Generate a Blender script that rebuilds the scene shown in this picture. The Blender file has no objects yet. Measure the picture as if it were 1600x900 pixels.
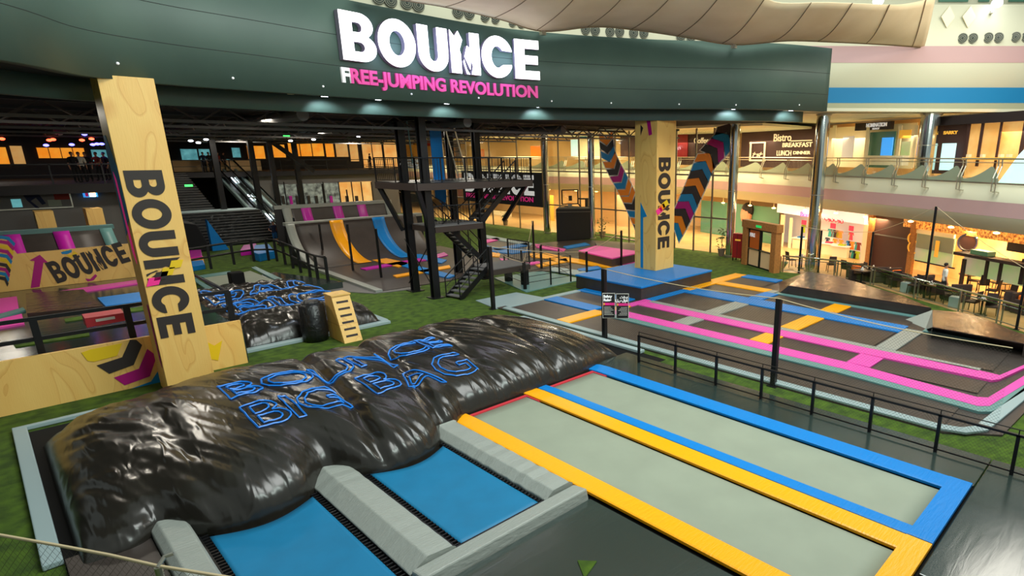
import bpy, math, random
from mathutils import Vector, Matrix, noise, geometry
random.seed(7)
S = bpy.context.scene; COL = S.collection
# ---------------------------------------------------------------- camera
F, PX, PY, CH = 926.0, 985.0, 507.0, 6.5          # focal (px of a 1600 wide frame), principal point, eye height
AX = Vector((1860-PX, 243-PY, F)).normalized()
AY = Vector((-75-PX, 243-PY, F)); AY = (AY - AX*AY.dot(AX)).normalized()
AZ = AX.cross(AY)
if AZ.y > 0: AZ = -AZ
cam = bpy.data.objects.new('camera', bpy.data.cameras.new('camera')); COL.objects.link(cam)
cam.matrix_world = Matrix(((AX.x, -AX.y, -AX.z, 0), (AY.x, -AY.y, -AY.z, 0), (AZ.x, -AZ.y, -AZ.z, CH), (0, 0, 0, 1)))
cam.data.sensor_width = 36; cam.data.lens = 36*F/1600
cam.data.shift_x = (800-PX)/1600; cam.data.shift_y = (PY-450)/1600
cam.data.clip_end = 400; cam.data.clip_start = .05
S.camera = cam
# ---------------------------------------------------------------- exposure, world, main lights
S.view_settings.view_transform = 'Standard'; S.view_settings.look = 'None'
S.view_settings.exposure = 0.0; S.view_settings.gamma = 1.0; S.view_settings.use_curve_mapping = False
W = bpy.data.worlds.new('world'); S.world = W; W.use_nodes = True
W.node_tree.nodes['Background'].inputs[0].default_value = (.80, .92, .90, 1)
W.node_tree.nodes['Background'].inputs[1].default_value = .38
def light(name, kind, loc, power, col=(1, 1, 1), size=1, size_y=None, rot=None, to=None, angle=None, blend=.6):
    d = bpy.data.lights.new(name, kind); d.energy = power; d.color = col
    if kind == 'AREA':
        d.size = size
        if size_y: d.shape = 'RECTANGLE'; d.size_y = size_y
    elif kind == 'SPOT':
        d.spot_size = math.radians(angle or 90); d.spot_blend = blend; d.shadow_soft_size = size
    else: d.shadow_soft_size = size
    o = bpy.data.objects.new(name, d); COL.objects.link(o); o.location = loc
    if to: o.rotation_euler = (Vector(to)-Vector(loc)).to_track_quat('-Z', 'Y').to_euler()
    elif rot: o.rotation_euler = rot
    return o
light('atrium_skylight', 'AREA', (14, 4, 22), 5200, (.95, 1, .96), 16, 12, to=(14, 10, 0))
light('atrium_lamp_bank', 'AREA', (30, 3, 15), 900, (1, .96, .84), 8, 4, to=(27, 14, 2))
light('canopy_fascia_fill', 'AREA', (9, 1, 11.5), 1500, (.86, 1, .93), 8, 3, to=(16, 22, 11.5))  # added fill out of view, lifts the canopy and the fascia
for i, (x, y, p) in enumerate(((2, 27, 260), (9, 28, 260), (17, 32, 300), (25, 28, 300), (6, 40, 220), (16, 42, 260), (26, 40, 260), (14, 55, 220), (17, 61, 420), (27, 61, 300), (0, 52, 120))):  # the pair by the escalator and rear storefront is added fill
    light('hall_light', 'AREA', (x, y, 7.9), p*1.15, (1, .92, .78), 1.2, 1.2, rot=(0, 0, 0))
for (x, y, p) in ((37.5, 24, 500), (38, 32, 600), (38.5, 41, 600), (37, 52, 600), (37, 66, 500)):
    light('mall_hall_lamp', 'AREA', (x, y, 8.2), p*1.2, (1, .78, .48), 3, 6, rot=(0, 0, 0))
for (x, y) in ((39.5, 30), (42, 38), (40, 48), (36.5, 56)):
    light('mall_lower_lamp', 'AREA', (x, y, 3.2), 400, (1, .78, .48), 3, 5, rot=(0, 0, 0))
for (x, y) in ((34.5, 5.5), (37.6, 11), (40, 17), (42.8, 25), (44.5, 34)):
    light('shop_lamp', 'AREA', (x, y, 7.6), 95, (1, .82, .55), 2, 3, rot=(0, 0, 0))
for (x, y, z, p) in ((36.5, 13, 2.9, 160), (33.5, 7, 2.9, 160), (31.5, 3, 2.9, 120), (37.5, 19, 2.9, 160), (38.5, 25, 2.9, 160)):
    light('mall_downlight', 'AREA', (x, y, z), p*1.6, (1, .7, .36), 1.2, 1.2, rot=(0, 0, 0))

# ---------------------------------------------------------------- pixel -> place helpers (used only to read positions off the survey of the hall)
def ray(px, py):
    d = Vector((px-PX, py-PY, F)); return Vector((d.dot(AX), d.dot(AY), d.dot(AZ)))
def G(px, py, z=0.0):
    w = ray(px, py); t = (z-CH)/w.z; return Vector((w.x*t, w.y*t, z))
def onX(px, py, X0):
    w = ray(px, py); return Vector((0, 0, CH))+w*(X0/w.x)
def onY(px, py, Y0):
    w = ray(px, py); return Vector((0, 0, CH))+w*(Y0/w.y)
def onSeg(px, py, a, b):
    w = ray(px, py); n = Vector((b[1]-a[1], a[0]-b[0], 0)); t = n.dot(Vector((a[0], a[1], 0)))/n.dot(w)
    return Vector((0, 0, CH))+w*t
def onPoly(px, py, P):
    w = ray(px, py); best = None
    for i in range(len(P)-1):
        a, b = P[i], P[i+1]; p = onSeg(px, py, a, b)
        L = Vector((b[0]-a[0], b[1]-a[1])); s = ((p.x-a[0])*L.x+(p.y-a[1])*L.y)/L.length_squared
        if (p-Vector((0, 0, CH))).dot(w) > 0 and -1e-3 <= s <= 1.001: return p
        if i == 0 and s < 0 and (p-Vector((0, 0, CH))).dot(w) > 0: best = p
        if i == len(P)-2 and s > 1 and best is None: best = p
    return best
# ---------------------------------------------------------------- materials
def lin(c): return tuple(((v/255)/12.92 if v/255 <= .04045 else ((v/255+.055)/1.055)**2.4) for v in c)
MT = {}
def mat(name, rgb, rough=.5, metal=0.0, emit=0, bump=None, var=0, vs=8, spec=.5, stretch=None, rgb2=None, alpha=None, coat=0):
    m = bpy.data.materials.new(name); MT[name] = m; m.use_nodes = True
    nt = m.node_tree; b = nt.nodes['Principled BSDF']; N = nt.nodes.new; L = nt.links.new
    c = lin(rgb)
    b.inputs['Base Color'].default_value = (*c, 1); b.inputs['Roughness'].default_value = rough
    b.inputs['Metallic'].default_value = metal; b.inputs['Specular IOR Level'].default_value = spec
    if coat: b.inputs['Coat Weight'].default_value = coat; b.inputs['Coat Roughness'].default_value = .15
    if emit: b.inputs['Emission Color'].default_value = (*c, 1); b.inputs['Emission Strength'].default_value = emit
    tc = None
    def coords(st):
        t = N('ShaderNodeTexCoord'); mp = N('ShaderNodeMapping'); L(t.outputs['Object'], mp.inputs[0])
        mp.inputs['Scale'].default_value = st or (1, 1, 1); return mp
    if var or rgb2:
        mp = coords(stretch); n = N('ShaderNodeTexNoise'); n.inputs['Scale'].default_value = vs; n.inputs['Detail'].default_value = 4
        L(mp.outputs[0], n.inputs['Vector'])
        r = N('ShaderNodeValToRGB'); L(n.outputs['Fac'], r.inputs[0]); L(r.outputs[0], b.inputs['Base Color'])
        if rgb2: c2 = lin(rgb2)
        else: c2 = tuple(v*(1+var) for v in c); c = tuple(v*(1-var) for v in c)
        r.color_ramp.elements[0].color = (*c, 1); r.color_ramp.elements[1].color = (*c2, 1)
        r.color_ramp.elements[0].position = .35; r.color_ramp.elements[1].position = .65
        if emit: L(r.outputs[0], b.inputs['Emission Color'])
    if bump:
        mp = coords(bump[2] if len(bump) > 2 else None); n = N('ShaderNodeTexNoise'); n.inputs['Scale'].default_value = bump[0]; n.inputs['Detail'].default_value = 5
        n.inputs['Distortion'].default_value = bump[4] if len(bump) > 4 else .3
        if len(bump) > 5: n.noise_type = bump[5]; n.inputs['Detail'].default_value = 3; n.normalize = False
        L(mp.outputs[0], n.inputs['Vector']); bp = N('ShaderNodeBump'); bp.inputs['Strength'].default_value = bump[1]
        bp.inputs['Distance'].default_value = bump[3] if len(bump) > 3 else .05
        L(n.outputs['Fac'], bp.inputs['Height']); L(bp.outputs[0], b.inputs['Normal'])
    if alpha is not None: b.inputs['Alpha'].default_value = alpha
    return m
def plywood():
    m = mat('plywood', (232, 186, 104), .45, bump=(30, .1, (1, 1, .1)))
    nt = m.node_tree; N = nt.nodes.new; L = nt.links.new; b = nt.nodes['Principled BSDF']
    t = N('ShaderNodeTexCoord'); mp = N('ShaderNodeMapping'); mp.inputs['Scale'].default_value = (1.3, 1.3, .38); L(t.outputs['Object'], mp.inputs[0])
    n = N('ShaderNodeTexNoise'); n.inputs['Scale'].default_value = .9; n.inputs['Detail'].default_value = 1; n.inputs['Distortion'].default_value = .8; L(mp.outputs[0], n.inputs['Vector'])
    mu = N('ShaderNodeMath'); mu.operation = 'MULTIPLY'; mu.inputs[1].default_value = 5; L(n.outputs['Fac'], mu.inputs[0])
    fr = N('ShaderNodeMath'); fr.operation = 'FRACT'; L(mu.outputs[0], fr.inputs[0])
    r = N('ShaderNodeValToRGB'); L(fr.outputs[0], r.inputs[0]); L(r.outputs[0], b.inputs['Base Color'])
    e = r.color_ramp.elements; e[0].color = (*lin((222, 168, 88)), 1); e[1].color = (*lin((240, 196, 112)), 1); e[0].position = 0; e[1].position = .14
    k = r.color_ramp.elements.new(.9); k.color = (*lin((236, 188, 104)), 1)
    return m
plywood()
mat('turf', (50, 76, 6), .95, rgb2=(80, 110, 14), vs=3, bump=(160, .8, (1, 1, 1), .02))
mat('court_black', (60, 52, 48), .45, var=.12, vs=2)
mat('vinyl_black', (26, 27, 28), .28, bump=(2.2, .55, (1, 2.5, 1), .12, .8))
mat('bag_vinyl', (38, 35, 30), .25, bump=(3.4, .6, (1.5, .33, .5), .035, .8, 'RIDGED_MULTIFRACTAL'), spec=.6)
mat('deck_vinyl', (44, 56, 52), .16, bump=(1.6, .05, (.6, 3.2, 1), .05, .6), spec=1.0)
mat('ramp_vinyl', (64, 52, 46), .25, bump=(1.6, .5, (1, 1, 1), .08, 1.0))
mat('pad_blue', (0, 124, 204), .45, spec=.3, bump=(9, .4, (.35, 2.2, 1), .03))
mat('pad_yellow', (255, 172, 0), .35, bump=(9, .4, (.35, 2.2, 1), .03))
mat('pad_pink', (232, 80, 176), .45, spec=.3, bump=(14, .2, (1, 1, 1), .02))
mat('pad_magenta', (196, 30, 170), .35, bump=(10, .2, (1, 1, 1), .02))
mat('pad_grey', (150, 155, 148), .4, bump=(12, .5, (.4, 3, 1), .03))
mat('pad_teal', (96, 140, 138), .4)
mat('bed_blue', (0, 112, 156), .6, var=.06, vs=2)
mat('bed_white', (142, 150, 132), .6, var=.05, vs=.9)
mat('red_edge', (200, 50, 62), .5)
mat('frame_pale', (150, 170, 172), .5)
mat('steel_black', (24, 24, 26), .4, metal=.3)
mat('steel_brown', (62, 50, 44), .5, metal=.2)
mat('rubber', (12, 12, 12), .8, spec=.2)
mat('fascia', (68, 88, 79), .55, rgb2=(76, 97, 86), vs=.4)
mat('soffit', (30, 32, 32), .8)
mat('ceiling_black', (10, 11, 13), .9)
mat('sign_white', (255, 250, 255), .5, emit=1.9)
mat('sign_band', (240, 236, 246), .6, emit=.45)
mat('sign_side', (150, 140, 160), .5)
mat('sign_pink', (222, 70, 150), .5, emit=.25, bump=(20, .1))
mat('lettering_black', (46, 38, 34), .6)
mat('lamp_white', (235, 242, 255), .5, emit=14)
mat('lamp_warm', (255, 196, 110), .5, emit=18)
mat('lamp_red', (255, 70, 40), .5, emit=8)
mat('lamp_green', (60, 230, 90), .5, emit=3)
mat('lamp_blue', (90, 90, 255), .5, emit=8)
mat('chrome', (210, 215, 210), .12, metal=1)
mat('brushed_steel', (190, 185, 170), .3, metal=.9)
mat('mullion', (120, 110, 92), .45, metal=.5)
mat('mall_white', (214, 212, 184), .7)
mat('mall_pink', (200, 164, 162), .7)
mat('mall_blue', (0, 122, 176), .6)
mat('mall_tile', (205, 170, 118), .3, rgb2=(188, 150, 100), vs=1.2)
mat('vent_black', (48, 58, 48), .5)
mat('vent_ring', (150, 150, 130), .5)
mat('canopy', (224, 204, 168), .8, rgb2=(214, 192, 154), vs=.6)
mat('seam', (120, 98, 70), .8)
mat('shop_brown', (70, 42, 38), .6)
mat('shop_dark', (40, 28, 28), .6)
mat('cream', (246, 232, 196), .6)
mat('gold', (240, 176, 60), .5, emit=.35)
mat('window_orange', (255, 140, 24), .6, emit=.75, rgb2=(255, 176, 60), vs=.9)
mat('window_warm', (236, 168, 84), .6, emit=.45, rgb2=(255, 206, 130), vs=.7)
mat('window_cyan', (120, 200, 205), .6, emit=.55, rgb2=(70, 140, 150), vs=1.2)
mat('window_grey', (150, 160, 150), .5, emit=.4, rgb2=(60, 64, 62), vs=2)
mat('wall_warm', (232, 188, 128), .7, rgb2=(240, 204, 148), vs=.3)
mat('wall_dark', (44, 42, 44), .8)
mat('wall_grey', (110, 108, 106), .8)
mat('shop_white', (235, 226, 218), .5, emit=.18)
mat('screen_bright', (190, 226, 226), .4, emit=.8)
mat('screen_green', (150, 190, 110), .4, emit=.45, rgb2=(190, 178, 150), vs=.6)
mat('screen_blue', (50, 150, 235), .4, emit=.9)
mat('poster_teal', (80, 130, 108), .5)
mat('poster_skin', (190, 130, 100), .6)
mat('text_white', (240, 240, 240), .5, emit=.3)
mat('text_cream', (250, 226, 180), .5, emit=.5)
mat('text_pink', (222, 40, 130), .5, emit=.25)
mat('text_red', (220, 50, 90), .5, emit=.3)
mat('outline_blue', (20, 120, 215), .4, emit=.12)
mat('dec_yellow', (236, 196, 20), .5); mat('dec_black', (48, 40, 38), .5); mat('dec_magenta', (176, 0, 120), .5)
mat('dec_blue', (0, 128, 184), .5); mat('dec_orange', (244, 136, 12), .5); mat('dec_white', (230, 225, 215), .6)
mat('wicker', (52, 38, 34), .7, bump=(60, .6)); mat('cushion_orange', (236, 110, 20), .7)
mat('table_dark', (40, 28, 24), .35); mat('wood_frame', (170, 112, 56), .5, var=.15, vs=10)
mat('door_panel_orange', (200, 96, 24), .5); mat('door_panel_cream', (232, 196, 150), .5)
mat('red_box', (150, 26, 30), .4); mat('exit_green', (30, 170, 80), .5, emit=1)
mat('skin', (190, 135, 105), .6); mat('cloth_white', (225, 222, 210), .8); mat('cloth_navy', (24, 34, 66), .8)
mat('cloth_blue', (30, 90, 150), .8); mat('cloth_black', (18, 18, 22), .8); mat('cloth_red', (130, 40, 30), .8); mat('hair', (22, 15, 12), .7)
mat('rope', (196, 178, 140), .8); mat('leaf', (56, 92, 40), .7, var=.3, vs=20)
mat('pot', (120, 100, 80), .7)
mat('lime', (176, 200, 20), .6); mat('kid_pink', (235, 60, 100), .7); mat('kid_teal', (40, 160, 160), .7); mat('kid_orange', (245, 140, 30), .7)
mat('film_green', (156, 168, 142), .5)
def glass(name, col, a):
    m = bpy.data.materials.new(name); MT[name] = m; m.use_nodes = True; nt = m.node_tree; nt.nodes.clear(); N = nt.nodes.new; L = nt.links.new
    o = N('ShaderNodeOutputMaterial'); mx = N('ShaderNodeMixShader'); t = N('ShaderNodeBsdfTransparent'); g = N('ShaderNodeBsdfGlossy')
    g.inputs['Color'].default_value = (*col, 1); g.inputs['Roughness'].default_value = .05; t.inputs[0].default_value = (*col, 1)
    mx.inputs[0].default_value = a; L(t.outputs[0], mx.inputs[1]); L(g.outputs[0], mx.inputs[2]); L(mx.outputs[0], o.inputs[0])
glass('glass', (.95, .97, .94), .07)
def netmat(name, col, pitch, width, rot=0):
    m = bpy.data.materials.new(name); MT[name] = m; m.use_nodes = True; nt = m.node_tree; nt.nodes.clear(); N = nt.nodes.new; L = nt.links.new
    o = N('ShaderNodeOutputMaterial'); mx = N('ShaderNodeMixShader'); t = N('ShaderNodeBsdfTransparent'); d = N('ShaderNodeBsdfDiffuse')
    d.inputs[0].default_value = (*lin(col), 1); tc = N('ShaderNodeTexCoord'); mp = N('ShaderNodeMapping'); mp.inputs['Rotation'].default_value = (0, 0, rot)
    L(tc.outputs['UV'], mp.inputs[0]); sp = N('ShaderNodeSeparateXYZ'); L(mp.outputs[0], sp.inputs[0]); outs = []
    for k in 'XY':
        a = N('ShaderNodeMath'); a.operation = 'DIVIDE'; a.inputs[1].default_value = pitch; L(sp.outputs[k], a.inputs[0])
        f = N('ShaderNodeMath'); f.operation = 'FRACT'; L(a.outputs[0], f.inputs[0])
        c = N('ShaderNodeMath'); c.operation = 'LESS_THAN'; c.inputs[1].default_value = width/pitch; L(f.outputs[0], c.inputs[0]); outs.append(c)
    mxx = N('ShaderNodeMath'); mxx.operation = 'MAXIMUM'; L(outs[0].outputs[0], mxx.inputs[0]); L(outs[1].outputs[0], mxx.inputs[1])
    L(mxx.outputs[0], mx.inputs[0]); L(t.outputs[0], mx.inputs[1]); L(d.outputs[0], mx.inputs[2]); L(mx.outputs[0], o.inputs[0])
netmat('net', (150, 145, 130), .06, .006, .785)
netmat('net_dark', (96, 92, 84), .06, .0035, .785)
# ---------------------------------------------------------------- mesh builder
class MB:
    def __init__(s): s.v = []; s.f = []; s.uv = None
    def add(s, vs, fs):
        n = len(s.v); s.v += [Vector(v) for v in vs]; s.f += [tuple(i+n for i in f) for f in fs]; return s
    def box(s, x0, y0, z0, x1, y1, z1):
        if x0 > x1: x0, x1 = x1, x0
        if y0 > y1: y0, y1 = y1, y0
        if z0 > z1: z0, z1 = z1, z0
        return s.add([(x0,y0,z0),(x1,y0,z0),(x1,y1,z0),(x0,y1,z0),(x0,y0,z1),(x1,y0,z1),(x1,y1,z1),(x0,y1,z1)],
              [(0,3,2,1),(4,5,6,7),(0,1,5,4),(1,2,6,5),(2,3,7,6),(3,0,4,7)])
    def hexa(s, b, t):                                  # two quads, bottom and top
        return s.add(list(b)+list(t), [(3,2,1,0),(4,5,6,7),(0,1,5,4),(1,2,6,5),(2,3,7,6),(3,0,4,7)])
    def prism(s, pts, d):                               # polygon (3D, planar) extruded by vector d
        n = len(pts); pts = [Vector(p) for p in pts]; d = Vector(d)
        return s.add(pts+[p+d for p in pts], [tuple(range(n))[::-1], tuple(range(n, 2*n))]+[(i, (i+1) % n, (i+1) % n+n, i+n) for i in range(n)])
    def plate(s, pts, z, h=.05):                        # ground polygon [(x,y)...]
        a = sum(pts[i][0]*pts[(i+1) % len(pts)][1]-pts[(i+1) % len(pts)][0]*pts[i][1] for i in range(len(pts)))
        if a < 0: pts = pts[::-1]
        return s.prism([(p[0], p[1], z) for p in pts], (0, 0, h))
    def tube(s, pts, r, n=8, cap=True):
        pts = [Vector(p) for p in pts]; k = len(pts); base = len(s.v)
        rr = r if isinstance(r, (list, tuple)) else [r]*k; up = None
        for i, p in enumerate(pts):
            t = (pts[min(i+1, k-1)]-pts[max(i-1, 0)]); t = t.normalized() if t.length > 1e-9 else Vector((0, 0, 1))
            if up is None: up = Vector((0, 0, 1)) if abs(t.z) < .9 else Vector((1, 0, 0))
            a = t.cross(up)
            if a.length < 1e-4: a = t.cross(Vector((1, .3, 0)))
            a.normalize(); b = a.cross(t).normalized(); up = b
            for j in range(n):
                an = 2*math.pi*j/n; s.v.append(p+(a*math.cos(an)+b*math.sin(an))*rr[i])
        for i in range(k-1):
            for j in range(n):
                j2 = (j+1) % n; s.f.append((base+i*n+j, base+i*n+j2, base+(i+1)*n+j2, base+(i+1)*n+j))
        if cap: s.f.append(tuple(base+j for j in range(n))[::-1]); s.f.append(tuple(base+(k-1)*n+j for j in range(n)))
        return s
    def bar(s, a, b, w, h=None, up=(0, 0, 1)):          # rectangular bar from a to b
        a, b = Vector(a), Vector(b); h = h or w; t = (b-a).normalized(); u = Vector(up)
        if abs(t.dot(u)) > .95: u = Vector((1, 0, 0))
        x = t.cross(u).normalized()*w/2; y = x.cross(t).normalized()*h/2
        return s.add([a-x-y, a+x-y, a+x+y, a-x+y, b-x-y, b+x-y, b+x+y, b-x+y], [(0,3,2,1),(4,5,6,7),(0,1,5,4),(1,2,6,5),(2,3,7,6),(3,0,4,7)])
    def cyl(s, x, y, z0, z1, r, n=16, r2=None): return s.tube([(x, y, z0), (x, y, z1)], [r, r if r2 is None else r2], n)
    def lathe(s, c, prof, n=16):
        b = len(s.v); c = Vector(c)
        for r, z in prof:
            for j in range(n): a = 2*math.pi*j/n; s.v.append(c+Vector((r*math.cos(a), r*math.sin(a), z)))
        for i in range(len(prof)-1):
            for j in range(n): j2 = (j+1) % n; s.f.append((b+i*n+j, b+i*n+j2, b+(i+1)*n+j2, b+(i+1)*n+j))
        s.f.append(tuple(b+j for j in range(n))[::-1]); s.f.append(tuple(b+(len(prof)-1)*n+j for j in range(n))); return s
    def ball(s, c, rx, ry=None, rz=None, n=12, m=8):
        ry = ry or rx; rz = rz or rx; c = Vector(c); b = len(s.v)
        for i in range(1, m):
            ph = math.pi*i/m
            for j in range(n): a = 2*math.pi*j/n; s.v.append(c+Vector((rx*math.sin(ph)*math.cos(a), ry*math.sin(ph)*math.sin(a), rz*math.cos(ph))))
        s.v += [c+Vector((0, 0, rz)), c-Vector((0, 0, rz))]; T = len(s.v)-2
        for i in range(m-2):
            for j in range(n): j2 = (j+1) % n; s.f.append((b+i*n+j, b+(i+1)*n+j, b+(i+1)*n+j2, b+i*n+j2))
        for j in range(n):
            j2 = (j+1) % n; s.f.append((T, b+j, b+j2)); s.f.append((T+1, b+(m-2)*n+j2, b+(m-2)*n+j))
        return s
    def grid(s, fn, nu, nv):
        b = len(s.v)
        for i in range(nu+1):
            for j in range(nv+1): s.v.append(Vector(fn(i/nu, j/nv)))
        for i in range(nu):
            for j in range(nv): k = b+i*(nv+1)+j; s.f.append((k, k+nv+1, k+nv+2, k+1))
        return s
    def merge(s, o): return s.add(o.v, o.f)
def mesh_of(name, mb, m, org, smooth=False):
    me = bpy.data.meshes.new(name); me.from_pydata([v-org for v in mb.v], [], mb.f)
    if mb.uv:
        uv = me.uv_layers.new(name='UVMap')
        for lp in me.loops: uv.data[lp.index].uv = mb.uv[lp.vertex_index]
    me.materials.append(MT[m] if isinstance(m, str) else m)
    if smooth:
        for p in me.polygons: p.use_smooth = True
    me.update(); return me
def thing(name, label, cat, loc, group=None):
    o = bpy.data.objects.new(name, None); COL.objects.link(o); o.location = loc; o.empty_display_size = .2
    o['label'] = label; o['category'] = cat
    if group: o['group'] = group
    return o
def wpos(o):
    p = Vector(o.location)
    while o.parent: o = o.parent; p = p+Vector(o.location)
    return p
def fin(o, bevel=0, seg=2):
    if bevel:
        b = o.modifiers.new('bevel', 'BEVEL'); b.width = bevel; b.segments = seg; b.limit_method = 'ANGLE'; b.angle_limit = .6
    return o
def part(name, mb, m, par, label=None, smooth=False, bevel=0, at=None):
    org = Vector(at) if at else wpos(par)
    o = bpy.data.objects.new(name, mesh_of(name, mb, m, org, smooth)); COL.objects.link(o); o.parent = par
    if at: o.location = org-wpos(par)
    if label: o['label'] = label
    return fin(o, bevel)
def single(name, mb, m, label, cat, group=None, smooth=False, bevel=0):
    lo = [min(v[i] for v in mb.v) for i in range(3)]; hi = [max(v[i] for v in mb.v) for i in range(3)]
    org = Vector(((lo[0]+hi[0])/2, (lo[1]+hi[1])/2, lo[2]))
    o = bpy.data.objects.new(name, mesh_of(name, mb, m, org, smooth)); COL.objects.link(o); o.location = org
    o['label'] = label; o['category'] = cat
    if group: o['group'] = group
    return fin(o, bevel)
def struct(name, mb, m, smooth=False, par=None):
    o = bpy.data.objects.new(name, mesh_of(name, mb, m, Vector((0, 0, 0)), smooth)); COL.objects.link(o); o['kind'] = 'structure'
    if par: o.parent = par
    return o
def copy_tree(o, par=None):
    c = o.copy(); COL.objects.link(c); c.parent = par
    for ch in [k for k in o.children]: copy_tree(ch, c)
    return c
# ---------------------------------------------------------------- lettering
def text_mb(txt, h, M, depth=.02, bold=.0, align='LEFT', spacing=1.0, outline=False, xs=1.0):
    """M maps local (x right, y up, z out) to the world"""
    cu = bpy.data.curves.new('t', 'FONT'); cu.body = txt; cu.size = h/.73; cu.extrude = 0 if outline else depth/2; cu.offset = bold; cu.align_x = align; cu.space_character = spacing; cu.resolution_u = 4
    return curve_mb(cu, M, xs)
def curve_mb(cu, M, xs=1.0):
    o = bpy.data.objects.new('t', cu); COL.objects.link(o)
    dg = bpy.context.evaluated_depsgraph_get(); me = bpy.data.meshes.new_from_object(o.evaluated_get(dg))
    mb = MB(); mb.add([(v.co.x*xs, v.co.y, v.co.z) for v in me.vertices], [tuple(p.vertices) for p in me.polygons])
    bpy.data.objects.remove(o); bpy.data.meshes.remove(me); bpy.data.curves.remove(cu)
    mb.v = [M(v) if callable(M) else M @ v for v in mb.v]; return mb
def frame(o, x, y):
    x = Vector(x).normalized(); y = Vector(y); z = x.cross(y).normalized(); y = z.cross(x)
    return Matrix(((x.x, y.x, z.x, o[0]), (x.y, y.y, z.y, o[1]), (x.z, y.z, z.z, o[2]), (0, 0, 0, 1)))
def arc(cx, cy, rx, ry, a0, a1, n=14):
    return [(cx+rx*math.cos(math.radians(a0+(a1-a0)*i/n)), cy+ry*math.sin(math.radians(a0+(a1-a0)*i/n))) for i in range(n+1)]
def logo_glyphs():
    B = ([(0,0),(.45,0)]+arc(.45,.28,.33,.28,-90,60)+arc(.44,.74,.30,.26,-40,90)+[(0,1)], [[(.27,.2),(.42,.2)]+arc(.42,.3,.1,.1,-90,90,8)+[(.27,.4)], [(.27,.6),(.4,.6)]+arc(.4,.7,.09,.1,-90,90,8)+[(.27,.8)]])
    O = (arc(.45,.5,.45,.52,0,360,36)[:-1], [arc(.45,.5,.19,.27,0,360,24)[:-1]])
    U = ([(0,1),(0,.4)]+arc(.39,.38,.39,.4,180,360,20)+[(.78,1),(.51,1),(.51,.38)]+arc(.39,.36,.12,.15,0,-180,10)+[(.27,1)], [])
    N1 = ([(0,0),(.27,0),(.27,.46),(.24,.56),(.33,.8),(.22,1),(.12,.86),(0,1)], [])
    N2 = ([(.55,0),(.80,0),(.80,1),(.54,1),(.54,.62),(.46,.68),(.37,.42),(.52,.12),(.55,.38),(.6,.2)], [])
    N3 = ([(.50,.0),(.42,.12),(.35,.34),(.33,.28),(.42,.0)], [])
    C = ([(.86,.66)]+arc(.45,.5,.44,.52,28,332,30)+[(.84,.33),(.60,.31)]+arc(.45,.5,.18,.27,-50,-310,16)+[(.60,.67)], [])
    E = ([(0,0),(.68,0),(.68,.22),(.27,.22),(.27,.39),(.64,.39),(.64,.61),(.27,.61),(.27,.78),(.67,.78),(.67,1),(0,1)], [])
    return [(0, [B]), (.84, [O]), (1.81, [U]), (2.67, [N1, N2, N3]), (3.53, [C]), (4.48, [E])], 5.16
def logo_mb(Wd, Ht, M, depth=.02):
    gl, tot = logo_glyphs(); mb = MB()
    for x0, sh in gl:
        cu = bpy.data.curves.new('g', 'CURVE'); cu.dimensions = '2D'; cu.fill_mode = 'BOTH'; cu.extrude = depth/2
        for outer, holes in sh:
            for lp in [outer]+holes:
                sp = cu.splines.new('POLY'); sp.points.add(len(lp)-1); sp.use_cyclic_u = True
                for i, (x, y) in enumerate(lp): sp.points[i].co = ((x0+x)*Wd/tot, y*Ht, 0, 1)
        mb.merge(curve_mb(cu, M))
    return mb
# ================================================================ SETTING
def catmull(P, n=8):
    out = []
    for i in range(len(P)-1):
        p0 = Vector(P[max(i-1, 0)]); p1 = Vector(P[i]); p2 = Vector(P[i+1]); p3 = Vector(P[min(i+2, len(P)-1)])
        for k in range(n):
            t = k/n; out.append(.5*((2*p1)+(p2-p0)*t+(2*p0-5*p1+4*p2-p3)*t*t+(3*p1-p0-3*p2+p3)*t**3))
    out.append(Vector(P[-1])); return out
def offset(P, d):
    out = []
    for i in range(len(P)):
        a = P[max(i-1, 0)]; b = P[min(i+1, len(P)-1)]; t = Vector((b[0]-a[0], b[1]-a[1])).normalized()
        out.append(Vector((P[i][0]-t.y*d, P[i][1]+t.x*d)))
    return out
def ribbon(mb, P, z0, z1):                        # vertical sheet along a 2D line; z may be lists
    n = len(P); z0 = z0 if isinstance(z0, list) else [z0]*n; z1 = z1 if isinstance(z1, list) else [z1]*n
    mb.add([(p[0], p[1], z0[i]) for i, p in enumerate(P)]+[(p[0], p[1], z1[i]) for i, p in enumerate(P)], [(i, i+1, n+i+1, n+i) for i in range(n-1)]); return mb
def slab(mb, P, Q, z0, z1):                       # solid between two 2D lines of equal length
    n = len(P); z0 = z0 if isinstance(z0, list) else [z0]*n; z1 = z1 if isinstance(z1, list) else [z1]*n
    v = [(p[0], p[1], z0[i]) for i, p in enumerate(P)]+[(p[0], p[1], z1[i]) for i, p in enumerate(P)]+[(p[0], p[1], z0[i]) for i, p in enumerate(Q)]+[(p[0], p[1], z1[i]) for i, p in enumerate(Q)]
    f = []
    for i in range(n-1): f += [(i, i+1, n+i+1, n+i), (2*n+i+1, 2*n+i, 3*n+i, 3*n+i+1), (n+i, n+i+1, 3*n+i+1, 3*n+i), (i+1, i, 2*n+i, 2*n+i+1)]
    f += [(0, n, 3*n, 2*n), (n-1, 3*n-1, 4*n-1, 2*n-1)]
    return mb.add(v, f)
struct('floor', MB().box(-12, -6, -.3, 34.3, 82, 0), 'turf')
mf = [(34.3, 82), (34.3, 17.6)]+[(lambda q: (q.x, q.y))(G(*q)) for q in ((1221, 425), (1262, 429), (1305, 434), (1362, 446), (1430, 467), (1500, 488), (1560, 506), (1640, 532))]+[(22, -6), (70, -6), (75, 82)]
struct('floor_mall', MB().plate(mf, -.28, .29), 'mall_tile')
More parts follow.
